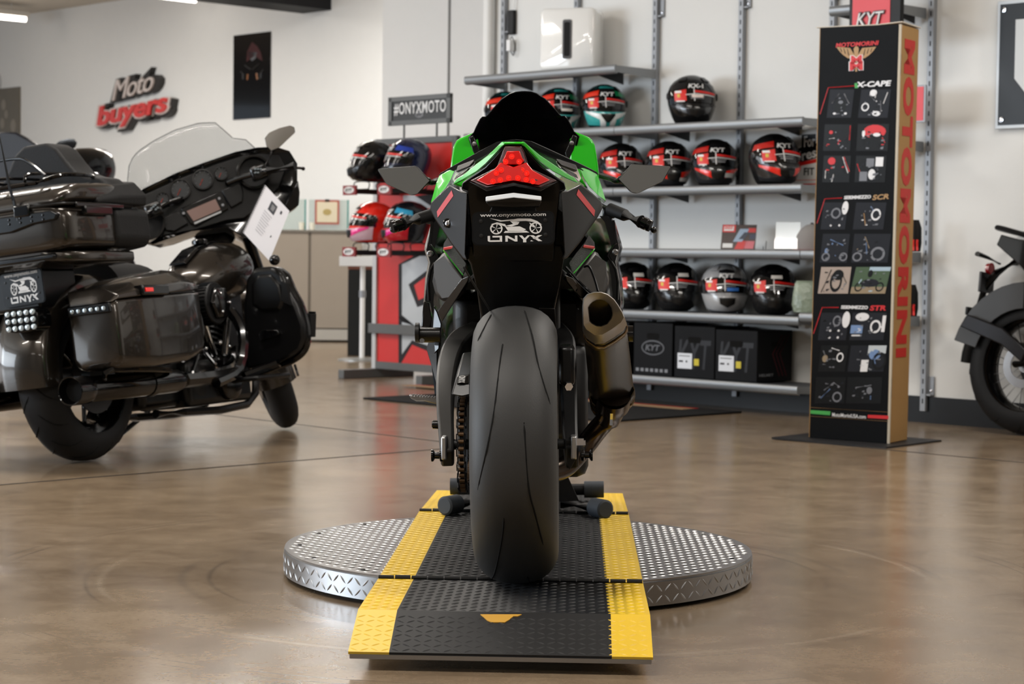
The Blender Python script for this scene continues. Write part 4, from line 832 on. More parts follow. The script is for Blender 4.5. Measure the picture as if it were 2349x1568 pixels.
# swingarm
swm=mat('swingarm_grey','#3c3b3a',.42,metal=.55)
def beam(path,wx,wz,name,mt,par=sb,sub=2,bev=.006):
    """rectangular bar along (px,py,y) photo-read points"""
    P=[b_(*p) for p in path]; P=smoothpts(P,4); rings=[]; N=len(P)
    for i,p in enumerate(P):
        t=(P[min(i+1,N-1)]-P[max(0,i-1)]).normalized(); x=V((1,0,0)); x=(x-t*x.dot(t)).normalized(); z=t.cross(x); f=i/(N-1)
        a=(wx[0]+(wx[1]-wx[0])*f)/2; c=(wz[0]+(wz[1]-wz[0])*f)/2; rings.append([p-x*a-z*c,p+x*a-z*c,p+x*a+z*c,p-x*a+z*c])
    m=MB(); m.loft(rings); return m.build(name,mt,par,bevel=bev,smooth=40)
beam([(1026,1052,-.035),(1024,1000,.03),(1021,930,.12),(1024,870,.22),(1036,820,.33),(1062,785,.44),(1105,765,.52)],(.030,.06),(.05,.06),'swingarm',swm)
beam([(1312,1050,-.03),(1308,1000,.05),(1305,920,.15),(1302,850,.25),(1296,800,.38),(1270,770,.5)],(.03,.05),(.06,.07),'swingarm',blkm)
# arm pivot box
m=MB(); m.b2((-.13,.44,.28),(.13,.60,.46)); m.build('swingarm_pivot',blkm,sb,bevel=.02)
def axleset(sg,P0,lab):
    x0=b_(*P0).x
    return x0
xL=b_(1013,1030,-.04).x; xR=b_(1323,1030,-.04).x
m=MB(); m.b2((xL-.000,-.055,R_T-.030),(xL+.012,.0,R_T+.022)); m.build('chain_adjuster',mat('brushed_steel','#b3b3b3',.35,metal=1),sb,bevel=.003)
m=MB(); m.b2((xR-.013,-.055,R_T-.030),(xR,.0,R_T+.022)); m.build('chain_adjuster',MAT['brushed_steel'],sb,bevel=.003)
m=MB(); m.cyl((xL,-.0,R_T),(xR,-.0,R_T),.012); m.build('axle',blkm,sb)
m=MB(); m.lathe((xR,-.02,R_T+.0),(1,0,0),[(0,.017),(.016,.017),(.016,.012),(.02,.012)],n=6); m.build('axle_nut',chrome,sb)
m=MB(); m.lathe((xL+.004,-.03,R_T-.022),(-1,0,0),[(0,.008),(.002,.014),(.008,.014),(.010,.008),(.02,.0075),(.024,.014),(.028,.014),(.028,0)],n=20); m.build('stand_spool',blkg,sb)
m=MB(); m.lathe((xR+.008,-.03,R_T-.022),(1,0,0),[(0,.008),(.002,.014),(.008,.014),(.010,.008),(.02,.0075),(.024,.014),(.028,.014),(.028,0)],n=20); m.build('stand_spool',blkg,sb)
m=MB(); m.prism([b_(1296,1008,-.03),b_(1324,1008,-.03),b_(1322,1052,-.03),b_(1307,1078,-.03),b_(1300,1060,-.03)],(0,.02,0)); m.build('caliper_bracket',blkm,sb,bevel=.002)
m=MB(); m.cyl(b_(1016,974,.05),b_(993,973,.05),.010,n=14); m.cyl(b_(995,973,.05),b_(991,973,.05),.007,n=14); m.build('bobbin',blkg,sb)
# chain guard with the small ONYX plate
m=MB(); m.prism([b_(1049,862,-.10),b_(1079,858,-.10),b_(1079,905,-.13),b_(1060,910,-.13),b_(1035,905,-.13)],(0,.25,.04)); cg=m.build('chain_guard',mat('guard_grey','#1c1c1d',.3,metal=.3),sb,bevel=.003)
m=MB(); m.prism([b_(1052,861,-.106),b_(1075,859,-.106),b_(1075,879,-.116),b_(1048,879,-.116)],(0,.003,0)); m.build('badge',blkg,cg,smooth=0)
A=b_(1053,862,-.112); B=b_(1051,878,-.119); C=b_(1072,861,-.112); m=MB(); add_text(m,'ONYX',A,(B-A),(C-A),(B-A).length*1.0,(C-A).length*.8,bold=.02,ext=.0006); m.build('badge_letters',lab_w,cg,smooth=0)
# ---------------------------------------------------------------- exhaust
ex=[(1363,669),(1347,674),(1338,684),(1336,700),(1337,745),(1344,757),(1363,770),(1382,769),(1404,756),(1426,740),(1433,728),(1429,717),(1419,700),(1409,686),(1394,674),(1379,669)]
exm=mat('muffler_cap','#aaa59f',.4,metal=.75); exb=mat('muffler_body','#45403a',.24,metal=.85,vary=.1); exr=mat('muffler_dark','#050505',.8)
def ring(sc,dx,dy,y,tilt=.0):
    return [b_(1384+(a-1384)*sc+dx,720+(c-720)*sc+dy,y+tilt*(c-720)) for a,c in ex]
def exhole(sc,dx,dy,y,n=16,tilt=0): return [b_(1376+28.5*sc*math.cos(t)+dx,717+30.5*sc*math.sin(t)+dy,y+tilt*(30*sc*math.sin(t))) for t in [2*PI*(k)/n for k in range(n)]]
tl_=.0012
# rotate hole start so rings match in order
hole=lambda sc,y:[b_(1376+28.5*sc*math.cos(t),717+30.5*sc*math.sin(t),y+tl_*30.5*sc*math.sin(t)) for t in [math.atan2((c-717),(a-1376)) for a,c in ex]]
m=MB(); m.loft([ring(1.03,3,18,.13,tl_),ring(1.05,2,12,.09,tl_),ring(1.0,0,0,.055,tl_),ring(.96,0,0,.048,tl_),hole(1.06,.052),hole(1.0,.058),hole(.97,.14)],cap=False); mf=m.build('muffler_cap',exm,sb,smooth=30)
m=MB(); m.loft([hole(.98,.139),hole(.5,.145),hole(.1,.146)],cap=True); m.build('muffler_mesh',exr,mf)
m=MB(); m.loft([ring(1.0,3,16,.12,tl_),ring(1.03,7,55,.2,tl_),ring(1.04,14,120,.34,tl_),ring(1.02,20,168,.46,tl_)],cap=True); m.build('muffler_body',exb,sb,smooth=40)
m=MB(); m.loft([ring(1.045,4,22,.135,tl_),ring(1.05,4.5,30,.152,tl_)],cap=False); m.build('muffler_strap',mat('strap_bronze','#7a6a55',.3,metal=.9),sb,solid=.003)
m=MB(); m.loft([ring(1.07,19,165,.44,tl_),ring(1.05,20.5,182,.48,tl_),ring(.92,21,192,.50,tl_)],cap=False); m.build('muffler_front_cap',exb,sb,solid=.003)
m=MB(); m.loft([ring(1.04,20.5,186,.487,tl_),ring(1.03,21,192,.497,tl_)],cap=False); m.build('muffler_strap',MAT['strap_bronze'],sb,solid=.003)
m=MB(); pth=smoothpts([b_(1408,900,.47),b_(1398,950,.53),b_(1368,988,.56),b_(1335,1030,.56),b_(1290,1075,.52),b_(1230,1090,.45)],5); m.tube(pth,[.045]*4+[.034]*3+[.027]*(len(pth)-7),n=20); m.build('exhaust_pipe',mat('pipe_heat','#4a4038',.22,metal=.95,vary=.35,vscale=9),sb)
m=MB(); pth=[b_(1403,948,.40),b_(1402,975,.40)]; m.tube(pth,.004,n=6); m.build('exhaust_spring',chrome,sb)
m=MB(); m.cyl(b_(1438,765,.25),b_(1452,765,.25),.02,n=14); m.build('exhaust_mount',blkg,sb)
# ---------------------------------------------------------------- body panels
def pan(name,pts,mt,depth=.02,par=sb,bev=.002,scale=1,dirv=None,mirror=False,sm=30):
    P=[b_(*p) for p in pts]; out=[]
    for k in ((0,1) if mirror else (0,)):
        Q=[V((-p.x,p.y,p.z)) for p in P] if k else P
        d=V(dirv) if dirv else V((0,depth,0))
        if k: d=V((-d.x,d.y,d.z))
        m=MB(); m.prism(Q,d,scale); out.append(m.build(name,mt,par,bevel=bev,smooth=sm))
    return out
blks=mat('black_satin','#0a0a0b',.33,coat=.2); blkp=mat('black_pearl','#0f0c0a',.38,coat=.12,spec=.3)
# central tail face and column
pan('tail_center',[(1158,330,-.09),(1140,352,-.07),(1112,382,-.03),(1060,418,.03),(1058,436,.03),(1072,441,-.01),(1078,520,.02),(1085,600,.06),(1270,600,.06),(1278,520,.02),(1284,441,-.01),(1298,436,.03),(1296,418,.03),(1244,382,-.03),(1216,352,-.07),(1198,330,-.09)],blks,.25,scale=.9,bev=.004)
pan('rear_mudguard',[(1070,560,.05),(1064,584,.05),(1078,604,.06),(1092,655,.10),(1100,712,.13),(1105,740,.15),(1262,740,.15),(1272,712,.13),(1284,655,.10),(1292,604,.06),(1296,584,.05),(1290,560,.05)],blks,.16,scale=.92,bev=.006)
pan('mudguard_flap',[(1236,706,.08),(1273,707,.08),(1277,770,.10),(1268,770,.10),(1250,722,.09)],blkp,.01)
# seat cowl
cow=[(1178,319),(1140,325),(1112,340),(1081,357),(1043,378),(1010,397),(1005,404),(1040,392),(1085,372),(1120,352),(1150,334),(1178,332)]
L=[V(b_(a,c,-.04+.42*max(0,(1150-a))/145)) for a,c in cow]
L2=[V((-p.x,p.y,p.z)) for p in L]
m=MB(); ringp=L[:6]+L[6:] ; full=L+L2[::-1]
m.prism([p for p in full],(0,.22,.015),.94); m.build('seat_cowl',blks,sb,bevel=.003)
m=MB(); m.loft([[V((.18*w*math.sin(t),y,z0+h*math.cos(t))) for t in [PI*(-.5+k/14) for k in range(15)]] for y,w,z0,h in ((.12,.5,.86,.10),(.25,.8,.82,.12),(.36,.95,.78,.10),(.46,1,.74,.08))]); m.build('pillion_seat',mat('seat_vinyl','#101011',.7,bump=.2,bscale=200),sb,smooth=60)
m=MB(); m.loft([[V((.15*w*math.sin(t),y,z0+h*math.cos(t))) for t in [PI*(-.5+k/14) for k in range(15)]] for y,w,z0,h in ((.40,.7,.70,.05),(.55,1,.66,.06),(.68,.8,.68,.06),(.75,.5,.72,.05))]); m.build('rider_seat',MAT['seat_vinyl'],sb,smooth=60)
m=MB(); m.loft([[V((.165*w*math.sin(t),y,z0+h*math.cos(t))) for t in [PI*(-.6+1.2*k/16) for k in range(17)]] for y,w,z0,h in ((.66,.55,.62,.14),(.78,1,.60,.22),(.92,1.05,.60,.26),(1.05,.9,.62,.20),(1.12,.6,.64,.1))]); m.build('fuel_tank',blks,sb,smooth=60)
# green tail edging
pan('tail_edge',[(1157,325,-.10),(1151,325,-.10),(1143,333,-.09),(1119,356,-.05),(1103,368,-.02),(1085,382,.02),(1066,398,.06),(1048,409,.10),(1039,423,.12),(1062,412,.07),(1092,394,.0),(1113,375,-.04),(1128,361,-.06),(1150,337,-.09),(1157,332,-.1)],grn,.03,mirror=True,bev=.0015)
pan('tail_edge',[(1156,325,-.102),(1156,331,-.102),(1200,331,-.102),(1200,325,-.102)],grn,.03)
pan('side_panel',[(1047,382,.28),(1025,392,.31),(1008,402,.33),(1001,419,.33),(988,466,.34),(1003,452,.32),(1022,432,.28),(1034,411,.26)],grn,.22,mirror=True,bev=.003,scale=.97)
gw=mat('graphic_white','#cfd0c9',.2,coat=.5)
pan('graphic_strip',[(1051,381,.24),(1086,366,.13),(1090,372,.10),(1082,384,.09),(1060,402,.12),(1041,419,.18),(1038,412,.22)],gw,.02,mirror=True)
pan('graphic_band',[(1050,380,.22),(1088,365,.09),(1087,371,.09),(1076,381,.10),(1046,394,.2)],blkp,.02,mirror=True)
pan('graphic_band',[(1046,402,.16),(1075,384,.09),(1078,386,.09),(1055,402,.10),(1042,412,.16)],blkp,.015,mirror=True)
# dark side panels with red stripes
def on_panel(px,py):
    A,B,C=b_(1031,423,.05),b_(1067,582,-.01),b_(986,480,.14); n=(B-A).cross(C-A); o=BF.I@O_; r=BF.I.to_3x3()@ray(px,py); t=(A-o).dot(n)/r.dot(n); return o+r*t
for k in (0,1):
    Q=[on_panel(*p) for p in ((1031,423),(1058,438),(1072,440),(1067,582),(1073,598),(1062,594),(1035,559),(996,500),(986,480),(989,464),(1008,444))]
    if k: Q=[V((-p.x,p.y,p.z)) for p in Q]
    m=MB(); m.prism(Q,(0,.14,0),.95); m.build('tail_side_panel',blkp,sb,bevel=.004)
if 0: pan('tail_side_panel',[(1031,423,.16),(1058,438,.05),(1072,440,-.01),(1067,582,.0),(1073,598,.01),(1062,594,.05),(1035,559,.15),(996,500,.3),(986,480,.33),(989,464,.33),(1008,444,.27)],blkp,.14,mirror=True,bev=.004,scale=.95)
# facing strips sit flush on that panel
def on_panel(px,py): # plane through three panel points
    A,B,C=b_(1031,423,.05),b_(1067,582,-.01),b_(986,480,.14); n=(B-A).cross(C-A); o=BF.I@O_; r=BF.I.to_3x3()@ray(px,py); t=(A-o).dot(n)/r.dot(n); return o+r*t
P=[on_panel(*p) for p in ((1036,436),(1040,449),(1004,499),(1002,485))]
for k in (0,1):
    Q=[V((-p.x,p.y-.0015,p.z)) if k else p+V((0,-.0015,0)) for p in P]; m=MB(); m.prism(Q,(0,.005,0)); m.build('red_stripe',red,sb,smooth=0)
c=on_panel(1028,512)+V((0,-.004,0)); m=MB(); m.lathe(c+V((0,.006,0)),(-.5,-1,.15),[(0,.011),(.006,.011),(.008,.008),(.005,.007),(.005,0)],n=20); lk=m.build('seat_lock',blkg,sb); m=MB(); m.lathe(c+V((0,.0,0)),(-.5,-1,.15),[(-.004,.0065),(.003,.006),(.004,.003),(.004,0)],n=16); m.build('lock_barrel',chrome,lk)
# ---------------------------------------------------------------- tail light
tlm=mat('lens_smoked_red','#3c0407',.18,spec=.4); tlr=mat('lens_red','#c20d08',.15,coat=.4,emit=.18); tlb=mat('lens_bright_red','#f0261a',.12,coat=1,emit=.4)
tlp=[(1158,335,-.115),(1152,350,-.112),(1140,383,-.10),(1078,414,-.035),(1116,430,-.09),(1178,418,-.135),(1240,430,-.09),(1278,414,-.035),(1214,384,-.10),(1203,350,-.112),(1196,335,-.115)]
t1=pan('tail_light',tlp,tlm,.04,bev=.003)[0]
pan('red_lens',[(1163,346,-.120),(1156,362,-.118),(1152,368,-.117),(1160,377,-.119),(1195,377,-.119),(1203,368,-.117),(1198,362,-.118),(1192,346,-.120)],tlr,.01,par=t1)
pan('red_lens',[(1148,372,-.112),(1134,388,-.104),(1092,413,-.060),(1118,424,-.098),(1178,413,-.140),(1236,424,-.098),(1262,413,-.060),(1222,390,-.104),(1208,372,-.112),(1178,383,-.13)],tlr,.01,par=t1)
for px,py,yy in ((1174,359,-.124),(1160,371,-.122),(1191,371,-.122),(1139,397,-.112),(1150,390,-.12),(1208,397,-.118),(1197,390,-.12),(1131,416,-.108),(1148,413,-.12),(1167,408,-.132),(1188,408,-.134),(1207,412,-.122),(1222,416,-.108)):
    c=b_(px,py,yy); m=MB(); m.lathe(c,(0,-1,0),[(-.002,.0062),(.001,.006),(.0012,.0045),(-.0005,.0038),(.001,.003),(.0022,.0)],n=16); m.build('led',tlb,t1)
pan('light_surround',[(1076,416,-.03),(1116,431,-.085),(1178,419,-.13),(1240,431,-.085),(1280,416,-.03),(1240,438,-.08),(1178,426,-.125),(1116,438,-.08)],mat('surround_grey','#2c2d30',.35),.03,bev=.001)
# plate light, bracket, plate
pan('plate_light',[(1114,451,-.12),(1178,442,-.135),(1242,450,-.12),(1242,460,-.12),(1178,453,-.135),(1114,462,-.12)],mat('lamp_white','#d5d9dc',.3,emit=.12),.015)
pan('plate_light_housing',[(1114,463,-.118),(1178,454,-.133),(1242,461,-.118),(1236,474,-.11),(1178,474,-.125),(1124,474,-.11)],blks,.05)
pan('plate_bracket',[(1128,474,-.08),(1150,468,-.08),(1206,468,-.08),(1228,474,-.08),(1232,492,-.08),(1120,492,-.08)],blkm,.04)
def plate_graphic(M,w,h,par):
    """black dealer plate w x h, lower left at origin, facing -y: web address, line-drawn motorcycle, wordmark"""
    f=empty('licence_plate',None); f.parent=par; f.matrix_local=M
    rr_=[(w/2+a,h/2+c) for a,c in rr(w/2,h/2,.012,5)]
    m=MB(); m.loft([[V((x,y,z)) for x,z in rr_] for y in (-.003,.0)]); m.build('plate',mat('plate_black','#0d0e10',.25,coat=.3),f,smooth=30)
    rr2=[(w/2+a,h/2+c) for a,c in rr(w/2+.003,h/2+.003,.014,5)]
    m=MB(); m.loft([[V((x,y,z)) for x,z in rr2] for y in (-.001,.004)]); m.build('plate_frame',blks,f,smooth=30)
    m=MB(); add_text(m,'www.onyxmoto.com',(w*.09,-.0036,h*.845),(1,0,0),(0,0,1),w*.82,h*.13,bold=.02,ext=.0005); m.build('web_address',lab_w,f,smooth=0)
    def q(u,v): return V((u*w,-.0036,v*h))
    m=MB()
    for u in (.29,.78):
        m.loft([[q(u+a*r*math.cos(t)*.42,.50+r*1.0*math.sin(t)*a) for a in (.78,1)]+[q(u+a*r*math.cos(t)*.42,.50+r*math.sin(t)*a)+V((0,-.0005,0)) for a in (1,.78)] for r in (.185,) for t in [2*PI*k/24 for k in range(24)]],loop=True)
        for k in range(5):
            t=2*PI*k/5; m.prism([q(u,.5),q(u+.062*math.cos(t),.5+.15*math.sin(t)),q(u+.062*math.cos(t+.25),.5+.15*math.sin(t+.25))],(0,.0005,0))
    for P in ([(.21,.83),(.36,.76),(.50,.79),(.46,.74),(.34,.72)],[(.44,.76),(.56,.81),(.72,.80),(.80,.72),(.86,.60),(.78,.68),(.66,.73),(.54,.72)],[(.46,.74),(.58,.70),(.56,.62),(.48,.56),(.40,.58),(.50,.64)],[(.40,.55),(.58,.56),(.66,.46),(.60,.38),(.44,.40)],[(.22,.64),(.30,.70),(.40,.64),(.42,.54),(.36,.60),(.28,.64)],[(.70,.68),(.76,.60),(.78,.50),(.72,.58)],[(.40,.42),(.66,.42),(.70,.36),(.38,.36)]):
        m.prism([q(*p) for p in P],(0,.0006,0))
    m.build('motorcycle_drawing',lab_w,f,smooth=0)
    m=MB()
    for P in ([(.18,.27),(.21,.27),(.21,.13),(.34,.13),(.34,.08),(.20,.08),(.18,.11)],[(.24,.27),(.36,.27),(.36,.08),(.33,.08),(.33,.22),(.24,.22)],[(.40,.08),(.43,.08),(.43,.20),(.52,.08),(.55,.08),(.55,.27),(.52,.27),(.52,.15),(.43,.27),(.40,.27)],[(.57,.27),(.61,.27),(.64,.18),(.68,.27),(.71,.27),(.66,.14),(.66,.05),(.62,.05),(.62,.14)],[(.70,.27),(.75,.27),(.86,.08),(.81,.08)],[(.86,.27),(.81,.27),(.74,.17),(.77,.14)],[(.72,.12),(.75,.08),(.71,.08)]):
        m.prism([q(*p) for p in P],(0,.0006,0))
    m.build('wordmark',lab_w,f,smooth=0)
    for u,v in ((.1,.74),(.9,.74),(.1,.28),(.9,.28)): m=MB(); m.lathe(q(u,v)+V((0,.001,0)),(0,-1,0),[(0,.005),(.002,.0045),(.003,0)],n=12); m.build('plate_screw',blkm,f)
    return f
A=b_(1086,561,-.10); B=b_(1270,558,-.10); C=b_(1085,489,-.10); xd=(B-A).normalized(); zd=(C-A); zd=(zd-xd*zd.dot(xd)); hh=zd.length; zd.normalize(); yd=zd.cross(xd)
plate_graphic(MX(((xd.x,yd.x,zd.x,A.x),(xd.y,yd.y,zd.y,A.y),(xd.z,yd.z,zd.z,A.z),(0,0,0,1))),(B-A).length,hh,sb)
# ---------------------------------------------------------------- grey side covers, textured knee panels
gcv=mat('cover_grey','#353331',.38,metal=.45)
pan('frame_cover',[(1018,573,.42),(1003,600,.44),(994,627,.47),(991,645,.47),(998,676,.46),(1016,694,.44),(1044,690,.38),(1064,660,.32),(1064,634,.32)],gcv,.34,mirror=True,bev=.012,scale=.98)
pan('grip_panel',[(1029,540,.34),(1018,558,.38),(1016,573,.38),(1062,630,.25),(1070,604,.22),(1036,560,.30)],mat('carbon_texture','#1d1e21',.35,bump=.9,bscale=500,vary=.4,vscale=60),.05,mirror=True)
pan('grip_stripe',[(1017,567,.365),(1017,574,.365),(1041,570,.30),(1038,563,.30)],red,.02,mirror=True)
for sg in (0,1):
    P=[b_(1017,574,.36),b_(1062,631,.24)]; P=[V((-p.x,p.y,p.z)) if sg else p for p in P]; m=MB(); m.tube(P,.0016,n=6); m.build('green_pinstripe',grn,sb)
pan('subframe_strut',[(1058,640,.18),(1076,632,.16),(1072,646,.17),(1044,690,.24),(1013,738,.30),(1003,714,.30),(1030,680,.26)],blkg,.03,mirror=True,bev=.002)
# rear shock spring, inner frame, engine block
m=MB(); m.b2((-.10,.42,.44),(.10,.62,.70)); m.build('frame',blkm,sb,bevel=.02)
m=MB(); m.cyl((-.02,.34,.36),(-.02,.38,.60),.03,n=20); 
m.build('shock_body',blkm,sb)
m=MB(); m.tube([V((-.02+.042*math.cos(t),.34+.04*t/40+.042*math.sin(t),.36+.24*t/(2*PI*7))) for t in [2*PI*7*k/140 for k in range(141)]],.006,n=6); m.build('shock_spring',blkg,sb)
m=MB(); m.b2((-.17,.60,.17),(.17,1.02,.52)); m.build('engine',blkm,sb,bevel=.03)
m=MB(); m.b2((-.18,.60,.50),(.18,.95,.66)); m.build('airbox',blkp,sb,bevel=.04)
# passenger peg brackets and levers
pan('peg_bracket',[(972,690,.50),(984,694,.50),(990,730,.48),(988,752,.48),(966,750,.48),(970,705,.5)],blkg,.05,bev=.003)
pan('peg_bracket',[(995,700,.45),(1004,716,.44),(1012,742,.42),(1008,800,.42),(996,812,.42),(992,760,.44)],blkg,.05,bev=.003)
m=MB(); m.cyl(b_(955,768,.42),b_(1010,768,.42),.019,n=16); m.build('folded_peg',blks,sb); m=MB(); m.cyl(b_(953,762,.40),b_(962,762,.40),.024,n=16); m.build('peg_end',blkm,sb)
m=MB(); m.cyl(b_(968,781,.38),b_(968,781,.36),.006); m.build('peg_bolt',alu,sb)
m=MB(); m.prism([b_(x,y,.62) for x,y in ((938,905),(944,906),(1005,913),(1005,927),(975,920),(955,920),(943,914))],(0,.03,0)); 
fp=m.build('footpeg',alu,sb,bevel=.002)
m=MB(); 
for k in range(9):
    c=b_(948+6.2*k,906+.75*k,.63); m.box(c,(.0035,.02,.006))
o=m.build('peg_teeth',alu,fp); o['kind']='stuff'
pan('gear_guard',[(978,800,.55),(990,760,.52),(1002,790,.5),(1003,900,.5),(1008,950,.5),(998,905,.5),(990,840,.52)],blkg,.04,bev=.002)
# right side wiring and hanger
m=MB(); m.tube(smoothpts([b_(1296,610,.12),b_(1310,625,.12),b_(1328,645,.12),b_(1345,662,.10),b_(1362,675,.12)]),.0035,n=6); m.build('sensor_cable',blk,sb)
m=MB(); m.tube(smoothpts([b_(1340,612,.30),b_(1352,612,.29),b_(1364,640,.28),b_(1372,668,.26)]),.003,n=6); m.build('sensor_cable',blk,sb)
pan('exhaust_hanger',[(1292,640,.2),(1330,680,.22),(1345,690,.22),(1352,672,.22),(1318,640,.2),(1305,620,.2)],blkg,.02)
m=MB(); m.cyl(b_(1294,875,.0),b_(1306,885,-.03),.006,n=10); m.lathe(b_(1302,884,-.03),(.3,-.9,-.2),[(0,.010),(.01,.010),(.01,0)],n=6); m.build('brake_banjo',chrome,sb)
m=MB(); m.b2((.098,-.02,.45),(.135,.10,.54)); m.build('brake_caliper',blks,sb,bevel=.01)
# ---------------------------------------------------------------- side fairings, front
def side_fairing(k):
    pr=[(1006,498),(994,512),(981,560),(979,572),(988,602),(981,638),(977,696),(984,745),(994,800),(1000,880),(1006,930)]
    P=[b_(a,c,.78) for a,c in pr]; 
    if k: P=[V((-p.x,p.y,p.z)) for p in P]
    s=-1 if k else 1; rings=[]
    for yy,sx,dz in ((0,1,0),(.05,1.04,0),(.28,1.04,.0),(.5,.9,.0),(.68,.6,.02)):
        rings.append([V((p.x*sx,p.y+yy,p.z+dz)) for p in P]+[V((p.x*sx+s*.02,p.y+yy,p.z+dz)) for p in P[::-1]])
    m=MB(); m.loft(rings); return m.build('side_fairing',blkg,sb,smooth=40)
side_fairing(0); side_fairing(1)
for sg in (1,-1):
    P=[b_(a,c,.775) for a,c in ((991,508),(986,560),(1000,580),(1004,590),(987,620),(982,650),(984,690))]; P=[V((p.x*sg,p.y,p.z)) for p in P]; m=MB(); m.tube(P,.0035,n=6); m.build('fairing_edge',blkg,sb)
    c=b_(986,581,.74); m=MB(); m.lathe(V((c.x*sg,c.y+.03,c.z)),(0,-1,0),[(0,.008),(.03,.008),(.032,.005),(.03,.004),(.03,0)],n=14); m.build('fairing_bolt',alu,sb)
for k in (0,1):
    P=[(1096,300),(1087,302),(1068,310),(1054,316),(1046,322),(1039,335),(1035,360),(1032,384),(1030,420),(1060,430),(1100,400),(1096,352)]
    Q=[b_(a,c,1.02+.0012*(c-300)*0+.0012*abs(a-1060)*0) for a,c in P]; 
    if k: Q=[V((-p.x,p.y,p.z)) for p in Q]
    m=MB(); s=-1 if k else 1; m.prism(Q,(s*.05,.26,-.02),.85); m.build('front_fairing',grn,sb,bevel=.006)
scr=mat('smoked_screen','#050407',.22,spec=.22,alpha=.975)
wsl=[(1197,210),(1183,211),(1170,215),(1150,228),(1132,248),(1119,264),(1114,269),(1107,268),(1102,273),(1092,292),(1087,304),(1075,316),(1080,332),(1090,356),(1100,380)]
def ws_y(a,c): u=(c-210)/170; return .96+.14*u-.04*(abs(a-1197)/110)**2
L=[b_(a,c,ws_y(a,c)) for a,c in wsl]; rows=[]
for p in L:
    z=p.z; hw=abs(p.x); rows.append((z,hw,p.y))
# rows of the bubble: centre bulges forward
rings=[]
for z,hw,y in rows:
    rings.append([V((hw*s,y+4.0*hw*hw*(1-s*s),z)) for s in [-1+2*k/16 for k in range(17)]])
m=MB(); vs=[p for r in rings for p in r]; fs=[(i*17+k,i*17+k+1,(i+1)*17+k+1,(i+1)*17+k) for i in range(len(rings)-1) for k in range(16)]; m.add(vs,fs); m.build('windscreen',scr,sb,smooth=60,solid=.004)
for sg in (-1,1):
    P=[b_(a,c,.90) for a,c in ((1076,316),(1086,310),(1104,352),(1098,372),(1084,345))]; P=[V((-sg*p.x*1 if 0 else (p.x if sg<0 else -p.x),p.y,p.z)) for p in P]; m=MB(); m.prism(P,(0,.03,0)); m.build('screen_bracket',blkg,sb,bevel=.002)
    c=b_(1088,330,.89); m=MB(); m.lathe(V((c.x if sg<0 else -c.x,c.y+.01,c.z)),(0,-1,0),[(0,.006),(.012,.006),(.013,.003),(.013,0)],n=12); m.build('screen_bolt',alu,sb)
m=MB(); m.loft([[V((.13*w*math.sin(t),y,z0+h*math.cos(t))) for t in [2*PI*k/20 for k in range(20)]] for y,w,z0,h in ((1.20,1.15,.78,.10),(1.32,1.2,.77,.11),(1.48,1.0,.74,.10),(1.60,.5,.70,.05))]); m.build('nose_fairing',grn,sb,smooth=60)
# mirrors
mgl=mat('mirror_glass','#b4b4b4',.12,metal=1)
for sg in (-1,1):
    g=[(867,388),(954,381),(985,414),(957,444),(943,447),(886,421)]
    P=[b_(a+.0,c,.98) for a,c in g]; 
    if sg>0: P=[V((-p.x,p.y,p.z)) for p in P]
    c=sum(P,V())/len(P); ho=[c+(p-c)*1.07+V((0,.002,0)) for p in P]
    m=MB(); m.prism(ho,(0,.045,.0),.8); h=m.build('mirror_housing',blks,sb,bevel=.006); m=MB(); m.prism([p+V((0,-.001,0)) for p in P],(0,.004,0)); m.build('mirror_glass',mgl,h,smooth=0)
    s=[(975,414,1.0),(990,419,1.01),(1003,414,1.03),(1040,404,1.1)] ; P=[b_(*p) for p in s]; P=[V((p.x*(1 if sg<0 else -1),p.y,p.z)) for p in P]
    m=MB(); m.tube(smoothpts(P,4),[.020]*3+[.013]*10,n=10,flat=.6); m.build('mirror_stalk',blks,sb)
    # handlebars
    g=[(897,522,.80),(903,520,.80),(921,515,.81),(924,514,.81),(990,492,.88),(1030,478,.92)]
    if sg>0: g=[(1502,523,.80),(1495,519,.80),(1474,510,.81),(1470,508,.81),(1398,479,.88),(1366,466,.92)]
    P=[b_(*p) for p in g]
    m=MB(); m.tube([P[3],P[3]+(P[4]-P[3])*.5,P[4]],[.0178,.0165,.0165],n=18); m.build('grip',rub,sb)
    m=MB(); m.tube([P[4]-(P[4]-P[3])*.02,P[5]],[.011,.011],n=12); m.build('handlebar',blkm,sb)
    m=MB(); d=(P[0]-P[3]).normalized(); m.lathe(P[3],d,[(0,.013),(.006,.013),(.006,.017),(.018,.017),(.018,.014),(.022,.014),(.022,.017),(.030,.016),(.030,0)],n=18); m.build('bar_end',blkg,sb)
    q=P[4]+V((0,.05,0)); m=MB(); m.tube(smoothpts([q,P[3]+V((0,.075,.0)),P[0]+V((sg*-.004,.06,-.004))]),.005,n=8); m.sph(P[0]+V((0,.06,-.004)),.009); m.build('lever',blkg,sb)
    m=MB(); m.box(P[4]+V((0,.05,-.01)),(.036,.04,.03)); m.build('switch_block',blks,sb,bevel=.006)
